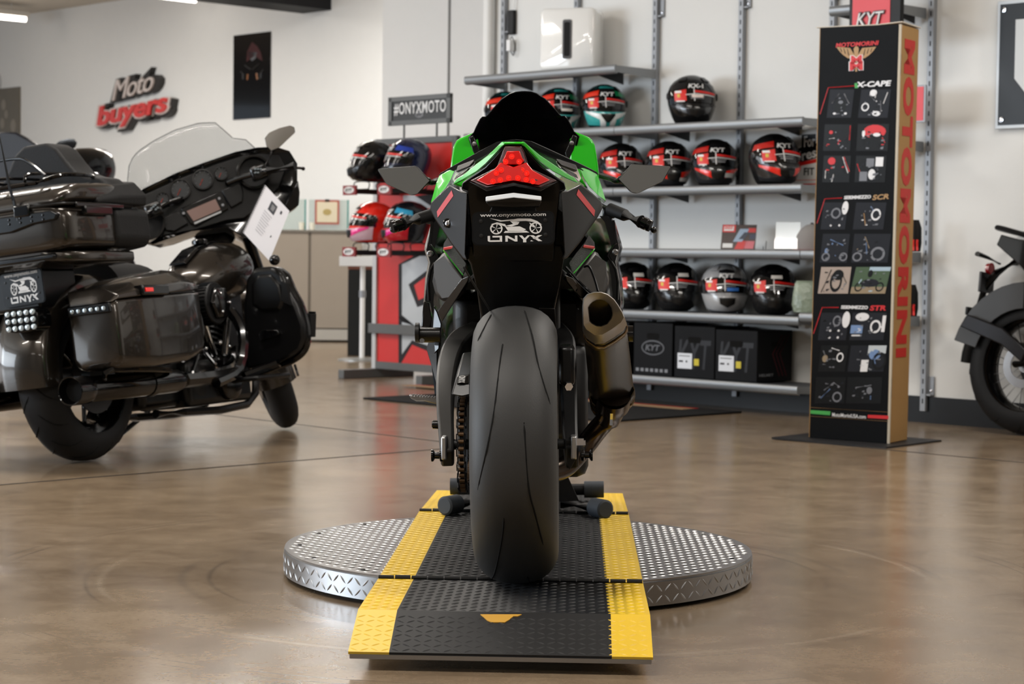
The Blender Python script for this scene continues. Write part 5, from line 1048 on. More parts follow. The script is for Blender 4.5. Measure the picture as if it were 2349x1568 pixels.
# forks and front wheel
for sg in (-1,1): m=MB(); m.cyl((sg*.10,1.17,.72),(sg*.10,1.42,.32),.027,n=20); m.cyl((sg*.10,1.30,.51),(sg*.10,1.42,.32),.030,n=20); m.build('fork_leg',blkg,sb)
fz=.30; 
m=MB(); m.ringlathe((0,1.43,fz),(1,0,0),[(-.06,.235),(-.062,.255),(-.05,.285),(-.025,.298),(0,.30),(.025,.298),(.05,.285),(.062,.255),(.06,.235),(.045,.225),(0,.26),(-.045,.225)],n=80); m.build('front_tyre',tyrem,sb,smooth=50)
m=MB(); m.ringlathe((0,1.43,fz),(1,0,0),[(-.055,.225),(.055,.225),(.03,.205),(-.03,.205)],n=48); fr=m.build('front_wheel_rim',blkg,sb)
for k in range(5):
    a=2*PI*k/5; d=V((0,math.cos(a),math.sin(a))); c=V((0,1.43,fz)); m=MB(); m.tube([c+d*.02,c+d*.21],[.022,.016],n=8,flat=.6); m.build('spoke',blkg,fr)
m=MB(); m.loft([[V((x,1.43+rr_*math.cos(a),fz+rr_*math.sin(a))) for x,rr_ in ((-.07,.295),(-.05,.318),(0,.325),(.05,.318),(.07,.295),(.05,.310),(0,.317),(-.05,.310))] for a in [PI*(.15+.85*k/16) for k in range(17)]]); m.build('front_mudguard',grn,sb,smooth=50)
# ================================================================ wheel chock under the front wheel
ck=empty('wheel_chock',BM,'black tubular wheel chock with rubber ends holding the front wheel','wheel chock')
dz=.0
ckm=mat('chock_black','#0f1013',.4,metal=.3); ckr=mat('chock_rubber','#2a3038',.65)
for sg in (-1,1):
    c=BF.y(1019,1160,1.14) if sg<0 else BF.y(1390,1168,1.14); e=V((sg*.10,1.34,c.z-.0))
    d=(e-c).normalized()
    m=MB(); m.tube([c+d*.04,e],.022,n=16); m.build('base_tube',ckm,ck)
    m=MB(); m.lathe(c,d,[(0,0),(0,.022),(.004,.0275),(.06,.0275),(.062,.02)],n=24); m.build('rubber_foot',ckr,ck)
    a=BF.y(1052,1115,1.66) if sg<0 else BF.y(1340,1122,1.66); b=BF.y(1033,1115,1.66) if sg<0 else BF.y(1385,1122,1.66)
    x2=b.x; m=MB(); m.cyl((sg*.08,1.66,a.z),(x2,1.66,a.z),.018,n=16); m.build('cross_tube',ckm,ck)
    m=MB(); m.cyl((a.x if sg>0 else x2+.06,1.66,a.z),(x2,1.66,a.z),.026,n=20); m.build('rubber_foot',ckr,ck)
    P=[(sg*.085,1.20,c.z-.01),(sg*.085,1.70,c.z-.01),(sg*.085,1.62,c.z+.06),(sg*.085,1.42,c.z+.16),(sg*.085,1.30,c.z+.10)]
    m=MB(); m.prism([V(p) for p in P],(sg*.008,0,0)); m.build('side_plate',ckm,ck,bevel=.002)
    P=[BF.y(a_,b__,1.0+.2) for a_,b__ in ((1283,1062),(1296,1078),(1328,1148),(1283,1150))]; P=[V((abs(p.x)*sg,p.y,p.z)) for p in P]
    m=MB(); m.prism(P,(0,.012,0)); m.build('gusset',ckm,ck)
m=MB(); m.cyl((-.10,1.34,c.z),(.10,1.34,c.z),.018); m.build('cross_bar',ckm,ck)
# ================================================================ touring motorcycle on the left
HM=T(-1.675,7.83,.004)@rotz(-.379)@MX.Rotation(-.13,4,'Y'); HF=Frame(HM); h_=HF.y
_ax=V((0,-math.sin(math.radians(26)),math.cos(math.radians(26)))); _P=V((0,1.36,.68))
SF=T(_P)@MX.Rotation(.62,4,_ax)@T(-_P); FF=Frame(HM@SF); f_=FF.y
tb_=empty('touring_motorcycle',HM,'gunmetal and black touring motorcycle with saddlebags and trunk at the left','motorcycle')
gun=mat('gunmetal_paint','#312c27',.24,metal=.65,coat=.6); vin=mat('black_vinyl','#161617',.62,bump=.15,bscale=150); lensc=mat('lens_clear','#aebbc2',.08,metal=.3,coat=1); lensd=mat('lens_smoke','#101214',.2,coat=.3)
def S(mb,name,m,par=None,**k):
    """part of the steered front end"""
    o=mb.build(name,m,par or tb_,**k)
    if not par: o.matrix_local=SF
    return o
def tyre(name,c,R,W,par,mt,grooves=0,M=None):
    p=[(0,R),(W*.35,R-.004),(W*.6,R-.014),(W*.82,R-.035),(W*.96,R-.062),(W,R-.085),(W*.93,R-.105)]
    m=MB(); m.ringlathe(c,(1,0,0),full_prof(p),n=96); t=m.build(name,mt,par,smooth=50)
    if M is not None: t.matrix_local=M
    for k in range(grooves):
        a=2*PI*k/grooves
        for sg in (-1,1):
            P=[]
            for i in range(6):
                u=i/5; x=sg*W*(.10+.80*u); aa=a+(.28*u if sg>0 else .28*u+.16); r=R+.0006
                for (xa,ra),(xb,rb) in zip(p,p[1:]):
                    if xa<=abs(x)<=xb: r=ra+(rb-ra)*(abs(x)-xa)/(xb-xa)+.0006
                P.append(V(c)+V((x,r*math.cos(aa),r*math.sin(aa))))
            mm=MB(); mm.tube(P,[.001,.003,.003,.003,.003,.001],n=5); mm.build('tread_groove',tyred,t)
    return t
btyre=mat('tyre_black','#18191b',.6,vary=.1,bump=.04,bscale=300)
tyre('rear_tyre',(0,0,.325),.325,.092,tb_,btyre,16)
m=MB(); m.ringlathe((0,0,.325),(1,0,0),[(-.075,.215),(-.08,.228),(-.055,.2),(0,.19),(.055,.2),(.08,.228),(.075,.215),(.05,.185),(0,.175),(-.05,.185)],n=56); w_=m.build('rear_wheel_rim',blkg,tb_)
m=MB(); m.ringlathe((.0795,0,.325),(1,0,0),[(0,.232),(.003,.232),(.003,.220),(0,.220)],n=64); m.build('rim_lip',mat('machined_lip','#8fa0a2',.25,metal=1),w_)
for k in range(10):
    a=2*PI*k/10; d=V((0,math.cos(a),math.sin(a))); m=MB(); m.tube([V((.03,0,.325))+d*.03,V((.05,0,.325))+d*.19],[.012,.009],n=6); m.build('spoke',blkg,w_)
m=MB(); m.cyl((-.08,0,.325),(.09,0,.325),.045); m.build('hub',blkm,w_)
m=MB(); m.ringlathe((.075,0,.325),(1,0,0),[(0,.145),(.006,.145),(.006,.09),(0,.09)],n=48); m.build('brake_disc',mat('disc_dark','#4c4c4e',.35,metal=1),tb_)
# rear fender
m=MB(); rings=[]
for k in range(15):
    a=PI*(1.02-.62*k/14); R1=.375+.03*math.sin(min(1,k/6)*PI/2)
    c=V((0,R1*math.cos(a)*1.0,.325+R1*math.sin(a)))
    n_=V((0,math.cos(a),math.sin(a)))
    prof=[(-.118,-.10),(-.116,-.03),(-.10,-.005),(-.05,.006),(0,.008),(.05,.006),(.10,-.005),(.116,-.03),(.118,-.10)]
    rings.append([c+V((x,0,0))+n_*d for x,d in prof]+[c+V((x*.96,0,0))+n_*(d-.006) for x,d in prof[::-1]])
m.loft(rings); m.build('rear_fender',gun,tb_,smooth=50)
c=h_(47,842,-.375); m=MB(); m.lathe(c,(0,-1,0),[(-.01,.022),(.004,.022),(.008,.016),(.009,0)],n=20); m.build('fender_plug',blkg,tb_)
c=h_(48,735,-.42); 
m=MB(); m.loft([[c+V((a*(.075),y,b*.045)) for a,b in [(abs(math.cos(t))**.6*(1 if math.cos(t)>0 else -1),abs(math.sin(t))**.6*(1 if math.sin(t)>0 else -1)) for t in [2*PI*k/24 for k in range(24)]]] for y in (.09,0)]); lt=m.build('tail_lamp',blkg,tb_,bevel=.004)
for j in range(3):
    for i in range(5):
        q=c+V((-.056+.028*i,-.003,.028-.028*j)); m=MB(); m.lathe(q,(0,-1,0),[(-.004,.011),(.001,.0105),(.003,.006),(.0035,0)],n=10); m.build('led',lensc,lt)
A=h_(12,706,-.36);B=h_(104,690,-.36);C=h_(5,640,-.36); xd=(B-A).normalized(); zd=(C-A); zd=(zd-xd*zd.dot(xd)); hh=zd.length; zd.normalize(); yd=zd.cross(xd)
plate_graphic(MX(((xd.x,yd.x,zd.x,A.x),(xd.y,yd.y,zd.y,A.y),(xd.z,yd.z,zd.z,A.z),(0,0,0,1))),(B-A).length,.125,tb_)
m=MB(); m.b2((-.09,-.35,.60),(.11,-.10,.75)); m.build('plate_mount',blks,tb_,bevel=.01)
# saddlebags
def bag(sg):
    nm='saddlebag'; rings=[]
    for y,xi,xo,zb,zt in ((-.30,.20,.385,.36,.585),(-.28,.185,.405,.345,.60),(-.05,.17,.415,.335,.61),(.20,.165,.41,.345,.62),(.34,.165,.39,.37,.625),(.37,.17,.37,.40,.62)):
        r=.03; Q=[(xi,zb+r),(xi+r,zb),(xo-r*1.3,zb),(xo-.3*r,zb+.4*r),(xo,zb+1.5*r),(xo-.005,zt),(xi,zt)]
        rings.append([V((sg*x,y,z)) for x,z in Q])
    m=MB(); m.loft(rings); b=m.build(nm,gun,tb_,smooth=50,bevel=.012,seg=3)
    rings=[]
    for y,xi,xo,zb,zt,cz in ((-.295,.20,.385,.59,.60,.60),(-.27,.18,.405,.603,.62,.65),(-.05,.165,.413,.615,.645,.69),(.20,.16,.41,.625,.66,.72),(.34,.16,.385,.63,.655,.70),(.375,.17,.36,.63,.65,.67)):
        Q=[(xi,zb),(xo,zb),(xo-.004,zt),(xo-.05,cz-.01),(xo-.10,cz),(xi,cz)]
        rings.append([V((sg*x,y,z)) for x,z in Q])
    m=MB(); m.loft(rings); m.build('bag_lid',gun,b,smooth=40,bevel=.004)
    m=MB(); m.b2((sg*.395-.030 if sg<0 else sg*.395-.012,-.13,.612),(sg*.395+.030 if sg>0 else sg*.395+.012,.06,.652)); l=m.build('bag_latch',blkg,b,bevel=.006)
    m=MB(); x=sg*.427; m.b2((x-.004,-.115,.624),(x+.002,-.06,.640)); m.build('red_reflector',mat('reflector_red_glowing','#e5170c',.1,coat=1,emit=.25),l,bevel=.002)  # reflector made to glow faintly by itself, as if catching light
    m=MB(); m.b2((sg*.20,-.312,.555),(sg*.385,-.295,.59)) ; s=m.build('lamp_strip',lensd,b,bevel=.004)
    for k in range(6): m=MB(); c=V((sg*(.22+.028*k),-.313,.572)); m.lathe(c,(0,-1,0),[(-.002,.009),(.002,.007),(.003,0)],n=10); m.build('led',lensc,s)
    m=MB(); m.loft([[V((sg*(.30+.035*a),y,.655+b*.02+.01)) for a,b in [(-1,-1),(1,-1),(1.0,1),(-1,1)]] for y in (.22,.30)]); m.build('speaker_grille',blk,b,bevel=.004)
bag(1); bag(-1)
# trunk
def tring(y,w,zb,zt,ex=.26):
    g=lambda c,e:(1 if c>0 else -1)*abs(c)**e
    return [V((w*g(math.cos(t),ex),y,(zb+zt)/2+(zt-zb)/2*g(math.sin(t),ex*1.3))) for t in [2*PI*(k+.5)/36 for k in range(36)]]
m=MB(); m.loft([tring(y,w,zb,zt) for y,w,zb,zt in ((-.462,.27,.83,.95),(-.458,.30,.81,.962),(-.44,.325,.80,.966),(-.38,.335,.798,.966),(-.2,.34,.798,.966),(.0,.33,.80,.966),(.03,.31,.81,.96))]); tr=m.build('trunk',gun,tb_,smooth=60)
m=MB(); m.loft([tring(y,w,zb,zt,.35) for y,w,zb,zt in ((-.455,.28,.967,.985),(-.45,.30,.967,1.0),(-.42,.325,.967,1.03),(-.34,.333,.967,1.055),(-.15,.335,.967,1.065),(.0,.32,.967,1.06),(.03,.30,.967,1.04))]); m.build('trunk_lid',gun,tr,smooth=60)
m=MB(); m.loft([tring(y,w,zb,zt) for y,w,zb,zt in ((-.44,.24,.765,.80),(-.40,.31,.75,.80),(-.2,.33,.745,.80),(.0,.32,.75,.80))]); m.build('trunk_base',gun,tr,smooth=60)
m=MB(); m.tube(smoothpts([V((x,y,.9665)) for x,y in ((-.343,-.2),(-.333,-.40),(-.30,-.462),(-.15,-.470),(.15,-.470),(.30,-.462),(.333,-.41),(.344,-.2),(.333,.0))],4),.006,n=6); m.build('trunk_seam',mat('seam_black','#050506',.4),tr)
m=MB(); m.b2((.338,-.40,.952),(.350,-.08,.972)); m.b2((.340,-.36,.925),(.362,-.18,.958)); m.build('side_latch',blkg,tr,bevel=.005)
for x in (.16,-.16): m=MB(); m.b2((x-.035,-.482,.935),(x+.035,-.455,.980)); m.build('trunk_latch',blkg,tr,bevel=.006)
m=MB(); m.prism([V((x,-.476,z)) for x,z in ((-.30,.945),(.28,.945),(.31,.93),(.30,.91),(.20,.905),(.10,.885),(-.10,.885),(-.20,.905),(-.30,.91))],(0,.03,0)); ll=m.build('trunk_light',lensd,tr,bevel=.004)
for k in range(11):
    for j in (0,1): m=MB(); m.lathe(V((-.25+.05*k,-.477,.932-.016*j)),(0,-1,0),[(-.002,.006),(.002,.004),(.003,0)],n=8); m.build('led',lensd,ll)
m=MB(); m.b2((-.02,-.446,.768),(.26,-.41,.792)); m.build('lower_reflector',lensd,tr,bevel=.008)
for sg in (1,-1):
    m=MB(); m.loft([[V((sg*x,y,z)) for x,z in ((.22,.80),(.33,.81),(.352,.84),(.352,.94),(.33,.96),(.22,.96))] for y in (-.14,.09)]); m.build('arm_pad',vin,tr,bevel=.02,seg=3)
    m=MB(); m.loft([[V((sg*x,y,z)) for x,z in zz_] for y,zz_ in ((-.24,((.24,.97),(.335,.97),(.34,.985),(.30,1.03),(.24,1.055))),(-.10,((.22,.97),(.345,.97),(.352,1.0),(.32,1.05),(.22,1.075))),(.09,((.18,.97),(.345,.97),(.352,1.01),(.30,1.07),(.18,1.09))))]); m.build('arm_pad',vin,tr,bevel=.015,seg=3)
hb=[(.30,.84),(.33,.98),(.325,1.04),(.29,1.08),(.23,1.095),(.175,1.12),(.135,1.17),(.10,1.22),(.055,1.248)]
m=MB(); m.loft([[V((x*w,y,z)) for x,z in hb+[(-x,z) for x,z in hb[::-1]]] for y,w in ((-.12,.95),(-.10,1),(.0,1),(.03,.95))]); m.build('backrest',vin,tb_,bevel=.02,seg=3,smooth=60)
def wire(name,pts,r,mt,par=tr,k=3): m=MB(); m.tube(smoothpts(pts,k) if k>1 else pts,r,n=8); return m.build(name,mt,par)
wire('luggage_rack',[V(p) for p in ((.20,-.42,1.06),(.27,-.34,1.085),(.24,-.1,1.09),(.0,-.07,1.09),(-.24,-.1,1.09),(-.27,-.34,1.085),(-.2,-.42,1.06),(.20,-.42,1.06))],.008,blkg)
for x in (-.15,0,.15): wire('rack_bar',[V((x,-.42,1.065)),V((x,-.39,1.10)),V((x,-.12,1.11)),V((x,-.07,1.09))],.006,blkg)
wire('rack_rail',[V((-.24,-.36,1.09)),V((-.22,-.33,1.165)),V((.04,-.33,1.175)),V((.12,-.34,1.15)),V((.20,-.36,1.09))],.006,blkg)
a0=h_(44,505,-.47); a1=h_(22,430,-.48); a2=h_(-2,310,-.50)
wire('antenna',[a0,a1,a2],[.009,.006,.003],blk,k=1)
# seat
m=MB(); m.loft([[V((.19*w*math.sin(t),y,z0+h*math.cos(t))) for t in [PI*(-.5+k/14) for k in range(15)]] for y,w,z0,h in ((.12,.9,.66,.14),(.30,1,.66,.13),(.42,.95,.66,.12),(.50,.95,.60,.16),(.60,1,.58,.13),(.75,.95,.56,.12),(.85,.6,.58,.10))]); m.build('seat',vin,tb_,smooth=60)
# tank
m=MB(); m.loft([[V((.16*w*math.sin(t)*(1.0 if abs(t)<1.6 else .95),y,z0+h*math.cos(t))) for t in [2*PI*k/28 for k in range(28)]] for y,w,z0,h in ((.80,.25,.66,.05),(.86,.62,.68,.10),(.98,.95,.71,.135),(1.10,1.08,.73,.145),(1.22,1.02,.745,.135),(1.30,.75,.755,.11),(1.34,.35,.76,.06))]); tn=m.build('fuel_tank',gun,tb_,smooth=70)
m=MB(); m.loft([[V((x,y,z+dz)) for x,dz in ((-.045,0),(.045,0),(.035,.012),(-.035,.012))] for y,z in ((.84,.775),(.95,.835),(1.1,.868),(1.25,.872))]); m.build('tank_console',blkg,tn,bevel=.003)
m=MB(); m.lathe((.0,1.05,.87),(0,0,1),[(0,.035),(.015,.035),(.02,.028),(.02,0)],n=24); m.build('fuel_cap',blkg,tn)
m=MB(); 
for k in range(1): m.loft([[V((.158+.006*s_,1.16+.045*math.cos(t),.745+.035*math.sin(t))) for t in [2*PI*q/20 for q in range(20)]] for s_ in (0,1)])
m.build('tank_badge',mat('badge_wine','#3a1418',.3,metal=.5),tn)
# engine: v-twin
m=MB(); m.b2((-.13,.58,.16),(.15,1.12,.36)); m.build('crankcase',blks,tb_,bevel=.03,seg=3)
for y,ang in ((.78,-.38),(1.0,.38)):
    base=V((.02,.89+(y-.89)*.3,.34)); d=V((0,math.sin(ang),math.cos(ang)))
    m=MB()
    for k in range(9): c=base+d*(.03+.024*k); m.lathe(c,d,[(-.004,.085),(.004,.085),(.004,.06),(-.004,.06)],n=20)
    m.lathe(base,d,[(0,.062),(.25,.062)],n=20); cyl_=m.build('cylinder',blks,tb_)
    m=MB(); m.lathe(base+d*.25,d,[(0,.09),(.05,.09),(.07,.07),(.07,0)],n=16); m.build('rocker_cover',blkg,cyl_)
    for dx in (0,.035): m=MB(); m.cyl(base+V((.10,dx,0)),base+V((.10,dx,0))+d*.24,.009,n=10); m.build('pushrod_tube',chrome if dx else blkg,cyl_)
ac=HF.x(505,694,.24); 
m=MB(); m.lathe(ac-V((.09,0,0)),(1,0,0),[(0,.088),(.07,.09),(.075,.086),(.075,0)],n=36); 
for k in range(36):
    a=2*PI*k/36; m.box(ac+V((-.05,.09*math.cos(a),.09*math.sin(a))),(.05,.006,.006),MX.Rotation(-a,3,'X') if 0 else None)
a_=m.build('air_filter',blk,tb_)
m=MB(); m.lathe(ac+V((-.015,.012,0)),(1,0,0),[(0,.078),(.018,.074),(.028,.05),(.03,0)],n=6); m.build('air_cleaner_cover',blkg,a_,bevel=.006)
for k in range(3): m=MB(); a=2*PI*k/3; m.sph(ac+V((.014,.012+.045*math.cos(a),.045*math.sin(a))),.006); m.build('cover_bolt',chrome,a_)
m=MB(); m.lathe(V((.15,.90,.27)),(1,0,0),[(0,.10),(.025,.098),(.035,.07),(.035,0)],n=32); m.build('cam_cover',blkg,tb_)
m=MB(); m.lathe(V((.12,.68,.27)),(1,0,0),[(0,.07),(.03,.068),(.04,.0)],n=28); m.build('transmission_cover',blks,tb_)
for p,r in (((.17,.84,.42),.012),((.18,.90,.40),.01),((.17,.78,.33),.009),((.19,.95,.33),.012),((.18,1.0,.38),.01),((.17,.72,.40),.008),((.19,.88,.25),.009)):
    m=MB(); m.sph(p,r); m.build('engine_bolt',chrome,tb_)
wire('oil_line',[V((.16,.70,.40)),V((.19,.74,.33)),V((.18,.80,.30))],.008,chrome,tb_); wire('brake_line',[V((.20,.62,.60)),V((.21,.64,.48)),V((.2,.60,.38)),V((.19,.55,.3))],.009,blkg,tb_)
wire('heat_pipe',[V((.14,.98,.58)),V((.24,.92,.46)),V((.26,.82,.30)),V((.27,.6,.25))],.024,blkg,tb_)
m=MB(); m.b2((.16,.50,.40),(.20,.64,.60)); m.build('side_cover',gun,tb_,bevel=.02)
m=MB(); m.b2((-.20,.50,.40),(-.16,.64,.60)); m.build('side_cover',gun,tb_,bevel=.02)
m=MB(); m.b2((-.10,.3,.17),(.10,.7,.62)); m.build('frame',blks,tb_,bevel=.03)
m=MB(); m.b2((-.09,1.05,.2),(.09,1.22,.75)); m.build('radiator',blks,tb_,bevel=.02)
# exhausts
for sg in (1,-1):
    e=h_(161,897,-.42) if sg>0 else V((-.30,-.42,h_(161,897,-.42).z))
    x=e.x*sg if sg<0 else e.x; x=abs(e.x)*sg; z=e.z
    m=MB(); m.lathe((x,-.42,z),(0,1,0.0),[(0.04,0),(0.04,.044),(0,.050),(-.002,.053),(0,.055),(.06,.055),(.10,.053),(.105,.050)],n=32); m.build('exhaust_tip',blkg,tb_)
    m=MB(); m.lathe((x,-.382,z),(0,1,0),[(0,0),(0,.0438),(.002,.0438),(.002,0)],n=28); m.build('exhaust_bore',exr,tb_)
    m=MB(); m.lathe((x,-.32,z),(0,1,0.0),[(0,.045),(.01,.049),(.62,.049),(.66,.042),(.66,0)],n=32); m.build('muffler',mat('muffler_black_chrome','#1b1a1a',.14,metal=.9,coat=.5),tb_)
    m=MB(); m.lathe((x,.10,z),(0,1,0.0),[(0,.05),(0,.053),(.03,.053),(.03,.05)],n=32); m.build('muffler_clamp',blkg,tb_)
    wire('head_pipe',[V((x,.30,z)),V((x,.60,z)),V((x*.9,.85,z+.02)),V((x*.6,1.02,z+.10))],.033,MAT['muffler_black_chrome'],tb_)
    wire('bag_guard',[V((x+sg*.04,-.25,.31)),V((x+sg*.10,-.28,.34)),V((x+sg*.11,.1,.32)),V((x,.25,.31))],.011,blkg,tb_)
    m=MB(); m.b2((sg*.22 if sg>0 else -.36,.80,.24),(.36 if sg>0 else -.22,1.10,.262)); m.build('footboard',blk,tb_,bevel=.01)
wire('kickstand',[V((-.12,.70,.17)),V((-.20,.58,.08)),V((-.26,.42,.0))],.012,blkg,tb_,k=2)
wire('frame_rail',[V((-.12,.35,.15)),V((-.12,1.1,.14)),V((-.1,1.25,.3))],.018,blks,tb_); wire('frame_rail',[V((.12,.35,.15)),V((.12,1.1,.14)),V((.1,1.25,.3))],.018,blks,tb_)
# crash bar, leg shields, highway pegs
for sg in (1,-1):
    def q(px,py,y): p=h_(px,py,y); return V((p.x*sg,p.y,p.z))
    P=[(562,640),(581,614),(624,610),(647,626),(664,668),(682,700),(698,745),(700,778),(690,806),(640,836),(562,850),(560,780),(556,700)]
    m=MB(); m.prism([q(a,b,1.08) for a,b in P],(0,.10,.02),.9); lf=m.build('leg_shield',blks,tb_,bevel=.02,seg=3)
    m=MB(); m.prism([q(a,b,1.07) for a,b in ((575,650),(590,630),(620,628),(640,650),(650,690),(640,712),(600,715),(576,700))],(0,.03,0),1.05); m.build('speaker_pod',blks,lf,bevel=.02,seg=3)
    m=MB(); m.prism([q(a,b,1.065) for a,b in ((645,645),(655,650),(666,700),(646,690))],(0,.03,0)); m.build('air_vent',mat('vent_black','#020203',.6),lf)
    m=MB(); m.prism([q(a,b,1.06) for a,b in ((592,765),(600,756),(636,756),(640,766),(630,772),(596,782))],(0,.03,0)); m.build('storage_latch',blkg,lf,bevel=.003)
    P=[q(a,b,1.12) for a,b in ((600,640),(648,628),(672,668),(694,712),(705,760),(700,800),(670,826),(630,840),(565,862))]
    wire('crash_bar',P,.017,blkg,tb_,k=4)
    wire('crash_bar',[q(640,832,1.03),q(605,846,.98),q(560,862,.9)],.02,blkg,tb_,k=4)
    m=MB(); p0=q(716,714,1.16); p1=q(714,772,1.16); m.tube([p0,p0+(p1-p0)*.1,p1],[.016,.019,.019],n=14); pg_=m.build('highway_peg',rub,tb_); m=MB(); m.sph(q(709,771,1.15),.012); m.cyl(q(709,771,1.15),q(702,772,1.13),.008); m.build('peg_mount',alu,tb_)
m=MB(); m.sph(h_(630,596,1.05),.024); m.build('horn_cover',blkg,tb_)
# ---------------------------------------------------------------- steered front end
t=tyre('front_tyre',(0,1.6,.32),.32,.066,tb_,btyre,0,SF)
m=MB(); m.ringlathe((0,1.6,.32),(1,0,0),[(-.05,.23),(-.056,.243),(-.035,.22),(.035,.22),(.056,.243),(.05,.23),(.03,.208),(-.03,.208)],n=56); w_=S(m,'front_wheel_rim',MAT['machined_lip'])
for k in range(9):
    a=2*PI*k/9; d=V((0,math.cos(a),math.sin(a))); m=MB(); m.tube([V((0,1.6,.32))+d*.03,V((0,1.6,.32))+d*.215],[.014,.010],n=6,flat=.7); m.build('spoke',blkg,w_)
for sg in (-1,1):
    m=MB(); m.ringlathe((sg*.07,1.6,.32),(1,0,0),[(0,.15),(.005,.15),(.005,.1),(0,.1)],n=40); S(m,'brake_disc',MAT['disc_dark'])
    m=MB(); m.cyl((sg*.11,1.29,.86),(sg*.11,1.56,.36),.026,n=18); m.cyl((sg*.11,1.50,.48),(sg*.11,1.58,.32),.034,n=18); S(m,'fork_leg',blkg)
m=MB(); rings=[]
for k in range(13):
    a=PI*(1.13-.95*k/12); R1=.355; c=V((0,1.6+R1*math.cos(a),.32+R1*math.sin(a))); n_=V((0,math.cos(a),math.sin(a))); prof=[(-.09,-.11),(-.088,-.03),(-.06,-.003),(0,.004),(.06,-.003),(.088,-.03),(.09,-.11)]
    rings.append([c+V((x,0,0))+n_*d for x,d in prof]+[c+V((x*.95,0,0))+n_*(d-.005) for x,d in prof[::-1]])
m.loft(rings); S(m,'front_fender',gun,smooth=50)
m=MB(); 
c=f_(668,845,1.25); m.tube([f_(676,836,1.22),f_(684,862,1.20)],.006,n=8); S(m,'fender_trim',chrome)
# batwing fairing
out=[(296,452),(330,432),(400,398),(470,372),(540,348),(590,338),(632,336),(664,346),(682,375),(682,430),(668,462),(640,500),(612,540),(590,560),(560,545),(520,520),(440,530),(385,548),(352,560),(320,552),(298,520),(288,480)]
L=[f_(a,b,1.24) for a,b in out]; c=sum(L,V())/len(L)
m=MB(); m.loft([[c+(p-c)*s_+V((0,dy,dz)) for p in L] for s_,dy,dz in ((.93,.01,0),(1.0,0,0),(1.0,.05,0),(.92,.16,-.01),(.72,.27,-.02),(.4,.33,-.03))],cap=True); S(m,'fairing',blkg,smooth=50)
ip=[(304,458),(345,440),(420,406),(500,375),(560,356),(600,352),(640,356),(655,385),(640,430),(600,470),(560,500),(520,505),(445,528),(385,538),(350,545),(318,530),(300,500)]
L=[f_(a,b,1.235) for a,b in ip]; m=MB(); m.prism(L,(0,.02,0)); S(m,'dashboard',blks,bevel=.004)
for px,py,rr2,nl in ((373.6,456,15,'fuel'),(414,434,24,''),(465,411.5,24,''),(507,397.5,16,'')):
    c=f_(px,py,1.215); r_=rr2/FPX*9.25
    m=MB(); m.ringlathe(c,(0,-1,0),[(-.02,r_),(.008,r_*.97),(.008,r_*.85),(-.01,r_*.82),(-.02,r_*.82)],n=36); g=S(m,'gauge',blkg)
    m=MB(); m.lathe(c,(0,-1,0),[(-.012,0),(-.012,r_*.84),(-.008,r_*.84),(-.008,0)],n=30); m.build('gauge_face',mat('gauge_face','#1c1f22',.2,coat=.6),g)
    m=MB(); m.tube([c+V((0,-.009,0)),c+V((-r_*.45,-.009,-r_*.45))],.0018,n=4); m.build('needle',mat('needle_orange','#c2452a',.4),g)
    m=MB()
    for k in range(9): a=PI*1.25-PI*1.5*k/8; d=V((math.cos(a),0,math.sin(a))); m.tube([c+V((0,-.009,0))+d*r_*.66,c+V((0,-.009,0))+d*r_*.78],.001,n=4)
    o=m.build('tick_marks',lab_g,g); o['kind']='stuff'
m=MB(); m.prism([f_(a,b,1.215) for a,b in ((414,478),(500,440),(512,440),(524,478),(450,518),(436,512))],(0,.03,0)); rdn=S(m,'radio_bezel',blkg,bevel=.004)
m=MB(); m.prism([f_(a,b,1.2115) for a,b in ((428,484),(494,456),(506,480),(444,507))],(0,.004,0)); m.build('radio_screen',mat('screen_brown','#6e5650',.15,coat=.8),rdn,smooth=0)
m=MB(); m.prism([f_(a,b,1.2105) for a,b in ((445,510),(507,483),(508,487),(447,514))],(0,.004,0)); m.build('button_row',alu,rdn,smooth=0)
for px,py in ((503,455),(511,470),(421,489)): m=MB(); m.lathe(f_(px,py,1.213),(0,-1,0),[(0,.007),(.004,.006),(.004,0)],n=10); m.build('radio_button',lab_g,rdn)
m=MB(); m.prism([f_(a,b,1.212) for a,b in ((508,436),(552,418),(558,440),(556,462),(530,476),(522,462))],(0,.03,0)); S(m,'glove_box',blks,bevel=.004)
m=MB(); m.prism([f_(a,b,1.212) for a,b in ((372,500),(408,482),(432,512),(400,530),(380,528))],(0,.03,0)); S(m,'glove_box',blks,bevel=.004)
for px,py,rp in ((337,511,40),(583,394,38)):
    c=f_(px,py,1.20); r_=rp/FPX*9.2
    m=MB(); m.ringlathe(c,(0,-1,0),[(-.03,r_*1.05),(.012,r_),(.012,r_*.88),(-.03,r_*.8)],n=40); sp_=S(m,'speaker',blkg); m=MB(); m.lathe(c,(0,-1,0),[(-.028,0),(-.02,r_*.85),(-.024,r_*.85),(-.03,0)],n=32); m.build('speaker_cone',blk,sp_)
# windshield
ws_=[(290,440),(294,400),(297,372),(316,347),(352,322),(400,297),(456,281),(493,280),(510,294),(535,316),(569,320),(587,341),(560,352),(520,362),(470,378),(400,402),(345,428)]
L=[f_(a,b,1.27) for a,b in ws_]
L=[V((p.x,p.y+.10-1.1*(p.x)**2 -(.05 if 0 else 0),p.z)) for p in L]
def wy(x,z): return 1.37-.9*x*x
gx=24; zlo=min(p.z for p in L); 
